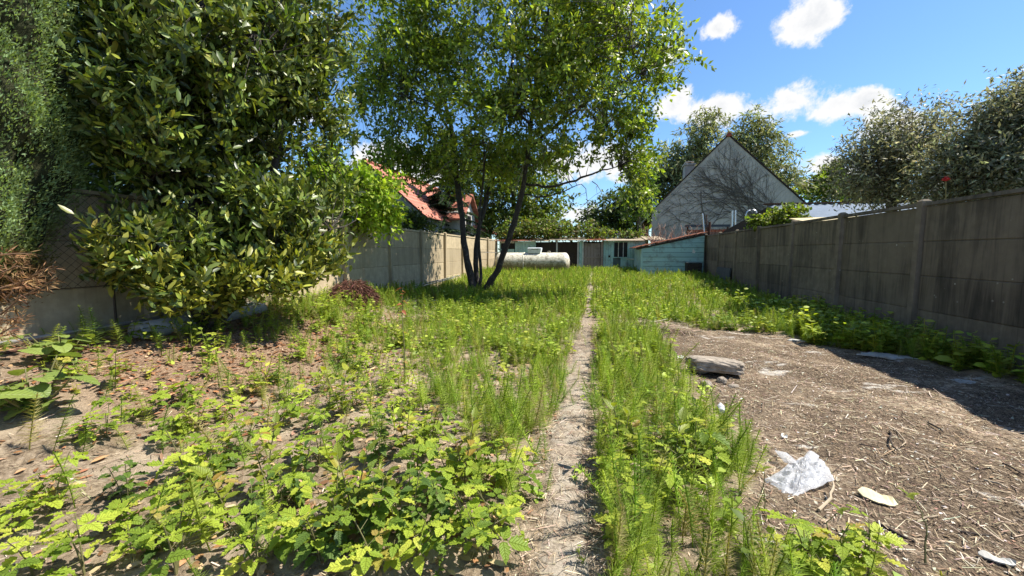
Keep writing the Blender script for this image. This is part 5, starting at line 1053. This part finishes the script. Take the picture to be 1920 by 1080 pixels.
def sticks():
    r = random.Random(77); dk = plain('dark dead stick', (.06, .045, .035), .9); pl = plain('bleached stick', (.42, .34, .24), .85)
    lst = [((1640, 985), (1715, 1025), .011, dk, 'thick dark stick lying just below the pale bark scrap'), ((1535, 960), (1560, 925), .008, pl, 'pale stick poking from under the white plastic bag'), ((1668, 812), (1682, 850), .008, dk, 'short dark forked stick in the middle of the littered slab'), ((1675, 805), (1690, 842), .005, pl, 'pale splinter lying against the dark forked stick'), ((1845, 903), (1888, 920), .007, pl, 'flat pale splinter of wood at the sunny side of the slab'), ((1740, 795), (1768, 815), .007, dk, 'short dark stick near the shade edge of the slab'), ((1880, 872), (1919, 895), .006, dk, 'dark twig lying at the picture edge of the slab'), ((1610, 835), (1650, 845), .005, dk, 'thin dark twig above the plastic bag'), ((1720, 980), (1760, 972), .005, pl, 'long bleached stalk beside the pale bark scrap'), ((1800, 1000), (1860, 1010), .006, dk, 'dark stalk near the lower corner of the slab')]
    for (a, b, rad, mt, lab) in lst:
        p, q = near_z(*a), near_z(*b); p = p + (0, 0, rad + .004); q = q + (0, 0, rad + .012); P, _ = limb(p, q, rad, rad, .0, .05, 7, r); P[:, 2] = np.maximum(P[:, 2], p[2]); tag(MB().tube(P, np.linspace(rad, rad * .6, 7), 6).build('stick', mt), lab, 'stick')
    # curled bramble shoots
    for (pts, lab) in (([(1735, 1060, 0), (1738, 1010, .0), (1736, 975, .05), (1722, 950, .1), (1705, 930, .16)], 'curved bramble shoot arching over the slab beside the pale bark scrap'), ([(1545, 1045, 0), (1548, 1000, .1), (1560, 970, .17), (1575, 958, .2)], 'dark bent shoot rising between the bag and the lower plants'), ([(1436, 970, 0), (1432, 930, .1), (1431, 880, .22)], 'straight thin stem standing beside the plastic bag')):
        b = near_z(pts[0][0], pts[0][1]); P = [b]
        for i, (x, y, h) in enumerate(pts[1:]): g = atY(x, y, b[1] + .03 * (i + 1)); P.append(g)
        P = np.array(P); P[:, 2] = np.maximum(P[:, 2], b[2]); root = empty('bramble_shoot', b, lab, 'shoot'); t_ = np.linspace(0, len(P) - 1, 14); Q = np.stack([np.interp(t_, np.arange(len(P)), P[:, i]) for i in range(3)], 1); Q[1:-1] = (Q[:-2] + Q[1:-1] + Q[2:]) / 3; Q[1:-1, :2] += rng.normal(0, .004, (12, 2)); part('stem', MB().tube(Q, np.linspace(.0042, .0016, 14), 5), M_CANE, root)
        for k in range(3): o = link('leaf', sl_[k], root); o.location = P[-1] - b; o.rotation_euler = (.3 * k, -.5, 2.1 * k); o.scale = (.55,) * 3
sticks()
def debris():
    # broken concrete slab propped on stones
    a = near_z(1300, 715); r = np.random.default_rng(4); M = plain('rough broken concrete', (.40, .345, .28), .95, .1, 0, .45, 16, .9)
    def rock(name, size, loc, rz, lab, cat, mat, n=5, rough=.10, tilt=(0, 0), flat=False):
        g = np.linspace(-1, 1, n + 1); V = []; F = []; idx = {}
        def vid(p):
            k = tuple(np.round(p, 5))
            if k not in idx: idx[k] = len(V); V.append(p)
            return idx[k]
        for ax in range(3):
            for s in (-1, 1):
                for i in range(n):
                    for j in range(n):
                        q = []
                        for (u, v) in ((g[i], g[j]), (g[i + 1], g[j]), (g[i + 1], g[j + 1]), (g[i], g[j + 1])): p = np.zeros(3); p[ax] = s; p[(ax + 1) % 3] = u; p[(ax + 2) % 3] = v; q.append(vid(p))
                        F.append(q if s > 0 else q[::-1])
        V = np.array(V); pw = 6.0 if flat else 2.6; nrm = (np.abs(V) ** pw).sum(1) ** (1 / pw); V = V / nrm[:, None]; V = V * (1 + rough * vnoise(V, 2.3, size[0] * 40)[:, None] + .4 * rough * r.normal(size=(len(V), 1))) * np.array(size)
        o = MB().add(V, F).build(name, mat); o.location = loc; o.rotation_euler = (tilt[0], tilt[1], rz); return tag(o, lab, cat)
    c = near_z(1345, 708); rock('concrete_chunk', (.28, .17, .075), c + (0, .12, .115), R(6), 'broken concrete chunk propped on stones at the edge of the slab', 'concrete chunk', M, 9, .07, (R(-6), R(4)), True)
    rock('stone', (.055, .05, .045), near_z(1325, 728) + (0, .02, .03), .4, 'rounded brown stone under the front of the concrete chunk', 'stone', M); rock('stone', (.05, .05, .04), near_z(1356, 722) + (0, .05, .03), 1.1, 'dark small stone in the shade under the concrete chunk', 'stone', M); rock('stone', (.055, .03, .02), near_z(1376, 727) + (0, .02, .012), .2, 'flat small stone at the sunny end of the concrete chunk', 'stone', M)
    rock('stone', (.1, .12, .05), c + (-.16, .16, .05), .3, 'hidden rubble stone carrying the back of the concrete chunk', 'stone', M)
    pale = plain('pale bark scrap', (.66, .58, .36), .75)
    def flake(px, py, L, W, rz, lab, mat, name='bark_scrap', cat='scrap'):
        t = np.linspace(-1, 1, 9); V = []; F = []
        for i, q in enumerate(t):
            w = W * (1 - abs(q) ** 2.6) ** .6 * (1 + .1 * math.sin(i * 2.2)) + .004
            V += [(q * L, w, .012 + .01 * math.sin(i)), (q * L, -w, .008), (q * L, w, .006 + .01 * math.sin(i)), (q * L, -w, .002)]
        for i in range(8): a = 4 * i; b = a + 4; F += [(a, a + 1, b + 1, b), (a + 2, b + 2, b + 3, a + 3), (a, b, b + 2, a + 2), (a + 1, a + 3, b + 3, b + 1)]
        F += [(0, 2, 3, 1), (32, 33, 35, 34)]; o = MB().add(V, F).build(name, mat); o.location = near_z(px, py) + (0, 0, .012); o.rotation_euler = (R(5), R(4), rz); tag(o, lab, cat)
    flake(1645, 938, .088, .048, R(-25), 'large pale yellow bark scrap lying on the slab next to the bag', pale); flake(1868, 1055, .06, .016, R(-15), 'narrow white wood chip at the lower corner of the slab', plain('bleached chip', (.50, .48, .43), .8), 'wood_chip', 'chip'); flake(1470, 823, .022, .012, 0, 'small white chip above the plastic bag', M_WHITE, 'wood_chip', 'chip'); flake(1275, 672, .05, .045, .5, 'crumpled white plastic scrap in the weeds beyond the concrete chunk', M_WHITE, 'plastic_scrap', 'scrap')
    cc = plain('bare pale concrete', (.47, .46, .43), .9, .2, 0, .35, 14, .4)
    for (px, py, L, W, lab) in ((1815, 719, .20, .12, 'bare pale concrete patch in the shade near the picture edge'), (1662, 667, .26, .13, 'bare pale concrete patch in the shade under the fence weeds'), (1480, 637, .16, .07, 'small bare concrete patch at the far edge of the slab'), (1590, 645, .34, .07, 'long bare concrete streak at the far edge of the slab')):
        p = near_z(px, py); n = 34; V = [(L * math.cos(a) * (1 + .22 * math.sin(5 * a + px) + .18 * math.sin(11 * a)), W * math.sin(a) * (1 + .25 * math.sin(4 * a + py) + .18 * math.sin(9 * a + px)), 0) for a in np.linspace(0, 2 * math.pi, n, endpoint=False)]
        o = MB().prism(V, (0, 0, .02)).build('concrete_patch', cc); o.location = p + (0, 0, -.012); o.rotation_euler = (0, 0, R(-12)); tag(o, lab, 'concrete patch')
    # crushed bottle
    root = empty('plastic_bottle', near_z(1352, 772) + (0, 0, .035), 'crushed white and grey plastic bottle at the weed edge', 'bottle', None, R(78)); Mb, T, b = new_mat('cloudy bottle plastic'); b.inputs['Base Color'].default_value = (.72, .74, .78, 1); b.inputs['Roughness'].default_value = .18; b.inputs['Transmission Weight'].default_value = .35
    pr = [(.004, -.085), (.026, -.084), (.031, -.078)] + [(.031 - .004 * (k % 2), -.07 + .011 * k) for k in range(11)] + [(.026, .055), (.016, .068), (.0125, .074), (.0125, .085)]
    o = MB().lathe(pr, 18, 'x').build('bottle_body', Mb, root, True); o.scale = (1, 1, .75); c_ = MB().lathe([(.014, .086), (.014, .100), (.004, .101)], 14, 'x').build('cap', M_WHITE, root, True)
    lb = MB().lathe([(.0325, -.035), (.0325, .005)], 18, 'x'); o = lb.build('label_band', plain('faded label', (.45, .47, .52), .5), root, True); o.scale = (1, 1, .77)
debris()
def plastic_bag():
    c = near_z(1500, 915); root = empty('plastic_bag', c, 'crumpled translucent white plastic carrier bag on the littered slab', 'bag')
    M, T, b = new_mat('thin white plastic film'); b.inputs['Base Color'].default_value = (.68, .69, .71, 1); b.inputs['Roughness'].default_value = .16; b.inputs['Specular IOR Level'].default_value = .6
    tr = T.node('ShaderNodeBsdfTransparent'); tl = T.node('ShaderNodeBsdfTranslucent'); tl.inputs[0].default_value = (.6, .61, .63, 1); m1 = T.node('ShaderNodeMixShader'); m1.inputs[0].default_value = .35; T.l.new(b.outputs[0], m1.inputs[1]); T.l.new(tl.outputs[0], m1.inputs[2])
    m2 = T.node('ShaderNodeMixShader'); T.l.new(T.math('ADD', T.math('MULTIPLY', T.smooth(T.noise(coords(T), 11, 4), .35, .65), .45), .12), m2.inputs[0]); T.l.new(m1.outputs[0], m2.inputs[1]); T.l.new(tr.outputs[0], m2.inputs[2]); T.l.new(m2.outputs[0], T.n['Material Output'].inputs[0])
    bump(T, b, T.noise(coords(T), 28, 4, .6, 1.5), .8, .012)
    # outline measured on the ground, in order round the body
    out = [near_z(x, y) - c for (x, y) in ((1428, 900), (1455, 893), (1478, 882), (1497, 868), (1512, 862), (1530, 862), (1545, 872), (1555, 890), (1564, 910), (1550, 918), (1528, 924), (1500, 928), (1492, 936), (1475, 938), (1465, 925), (1450, 912))]
    out = np.array(out)[:, :2]; n = len(out); ring = 9; r = np.random.default_rng(6)
    for layer in (0, 1):
        V = []; F = []; cen = out.mean(0)
        for k in range(ring + 1):
            t = k / ring
            for i in range(n * 3):
                j = i / 3; p = out[int(j) % n] * (1 - j % 1) + out[(int(j) + 1) % n] * (j % 1); q = cen + (p - cen) * t; a = np.array([q[0] * 22, q[1] * 22, layer * 3.]); h = (.042 if layer else .018) * (1 - t ** 3) * (.45 + .9 * (1 - 2 * abs(vnoise(a, .8, 2))) + .8 * (.5 - abs(vnoise(a, 1.9, 5)))) + .008 + .018 * t * (abs(vnoise(a, 1.4, 9)))
                V.append((q[0], q[1], max(h, .004 + .004 * layer)))
        m = n * 3
        for k in range(ring):
            for i in range(m): F.append((k * m + i, k * m + (i + 1) % m, (k + 1) * m + (i + 1) % m, (k + 1) * m + i))
        MB().add(V, F).build('upper_film' if layer else 'lower_film', M, root)
    for (pts, nm) in (([(1500, 880), (1483, 876), (1466, 864), (1452, 858), (1454, 868), (1470, 880), (1490, 888)], 'handle'), ([(1502, 874), (1512, 862), (1517, 853), (1526, 858), (1536, 868), (1528, 876)], 'handle')):
        P = [near_z(*q) - c for q in pts]; V = [(p[0], p[1], .012 + .03 * abs(math.sin(i * 1.3))) for i, p in enumerate(P)]; k = len(V); ce = np.mean(V, 0) + (0, 0, .035); MB().add(V + [tuple(ce)], [(i, (i + 1) % k, k) for i in range(k)]).build(nm, M, root, True)
plastic_bag()
def frond_heap():
    p = np.array([-4.6, 6.9, 0]); p[2] = float(gz(p[0], p[1])); n = 5200; a = rng.uniform(0, 6.3, n); u = rng.random(n) ** .5; h = .48 * (1 - u ** 2); P = p + np.stack([np.cos(a) * u * .52, np.sin(a) * u * .45, h * rng.uniform(.5, 1, n)], 1)
    D = unit(np.stack([np.cos(a), np.sin(a), -.7 * np.ones(n)], 1) + rng.normal(0, .5, (n, 3))); V, F, C = scatter(P, D, rdir(n), .16 * rng.uniform(.5, 1.2, n), .012, palette(n, [(.09, .04, .03), (.15, .07, .05), (.05, .025, .02), (.22, .12, .08)], None, .2))
    o = link('frond_heap', big_mesh('frond_heap', V - p, F, C, leaf_mat('dead fronds', None, .1, .8, .1, (1, 1, 1)))); o.location = p; tag(o, 'dark heap of dead brown fronds at the foot of the sunlit fence', 'heap')
    # tangle of dry stalks on the lean-to roof, and a red bloom in the silvery tree
    q = atY(1268, 437, 20.5); wd = MB(); rr = random.Random(6)
    for k in range(70):
        s = q + np.array([rr.uniform(-1.2, .9), rr.uniform(-.5, .8), -.45]); P, rd = limb(s, s + np.array([rr.uniform(-.5, .5), rr.uniform(-.4, .4), rr.uniform(.3, .95)]), .012, .005, .1, .15, 5, rr); wd.tube(P, rd, 3, cap=False)
    tag(wd.build('dry_bramble', plain('reddish dry stems', (.36, .22, .15), .9)), 'dry reddish bramble tangle on the tile roof below the gable', 'bramble', None, None)
    c = atY(1774, 336, 6.9); mb = MB()
    for k in range(16):
        a = k * 2.4; t = k / 16; r0 = .015 + .03 * t; mb.add([c + (0, 0, -.03), c + np.array([math.cos(a - .4) * r0, math.sin(a - .4) * r0, .05 - .05 * t]), c + np.array([math.cos(a) * r0 * 1.25, math.sin(a) * r0 * 1.25, .045 - .06 * t]), c + np.array([math.cos(a + .4) * r0, math.sin(a + .4) * r0, .05 - .05 * t])], [(0, 1, 2), (0, 2, 3)])
    root = empty('red_rose', c, 'single red bloom hanging in front of the silvery tree above the fence', 'flower'); part('petals', mb, plain('red petals', (.32, .012, .02), .6), root); part('stem', MB().tube([c + (0, 0, -.03), c + (.1, .1, -.4), c + (.25, .1, -1.0)], .006, 5), M_CANE, root)
frond_heap()
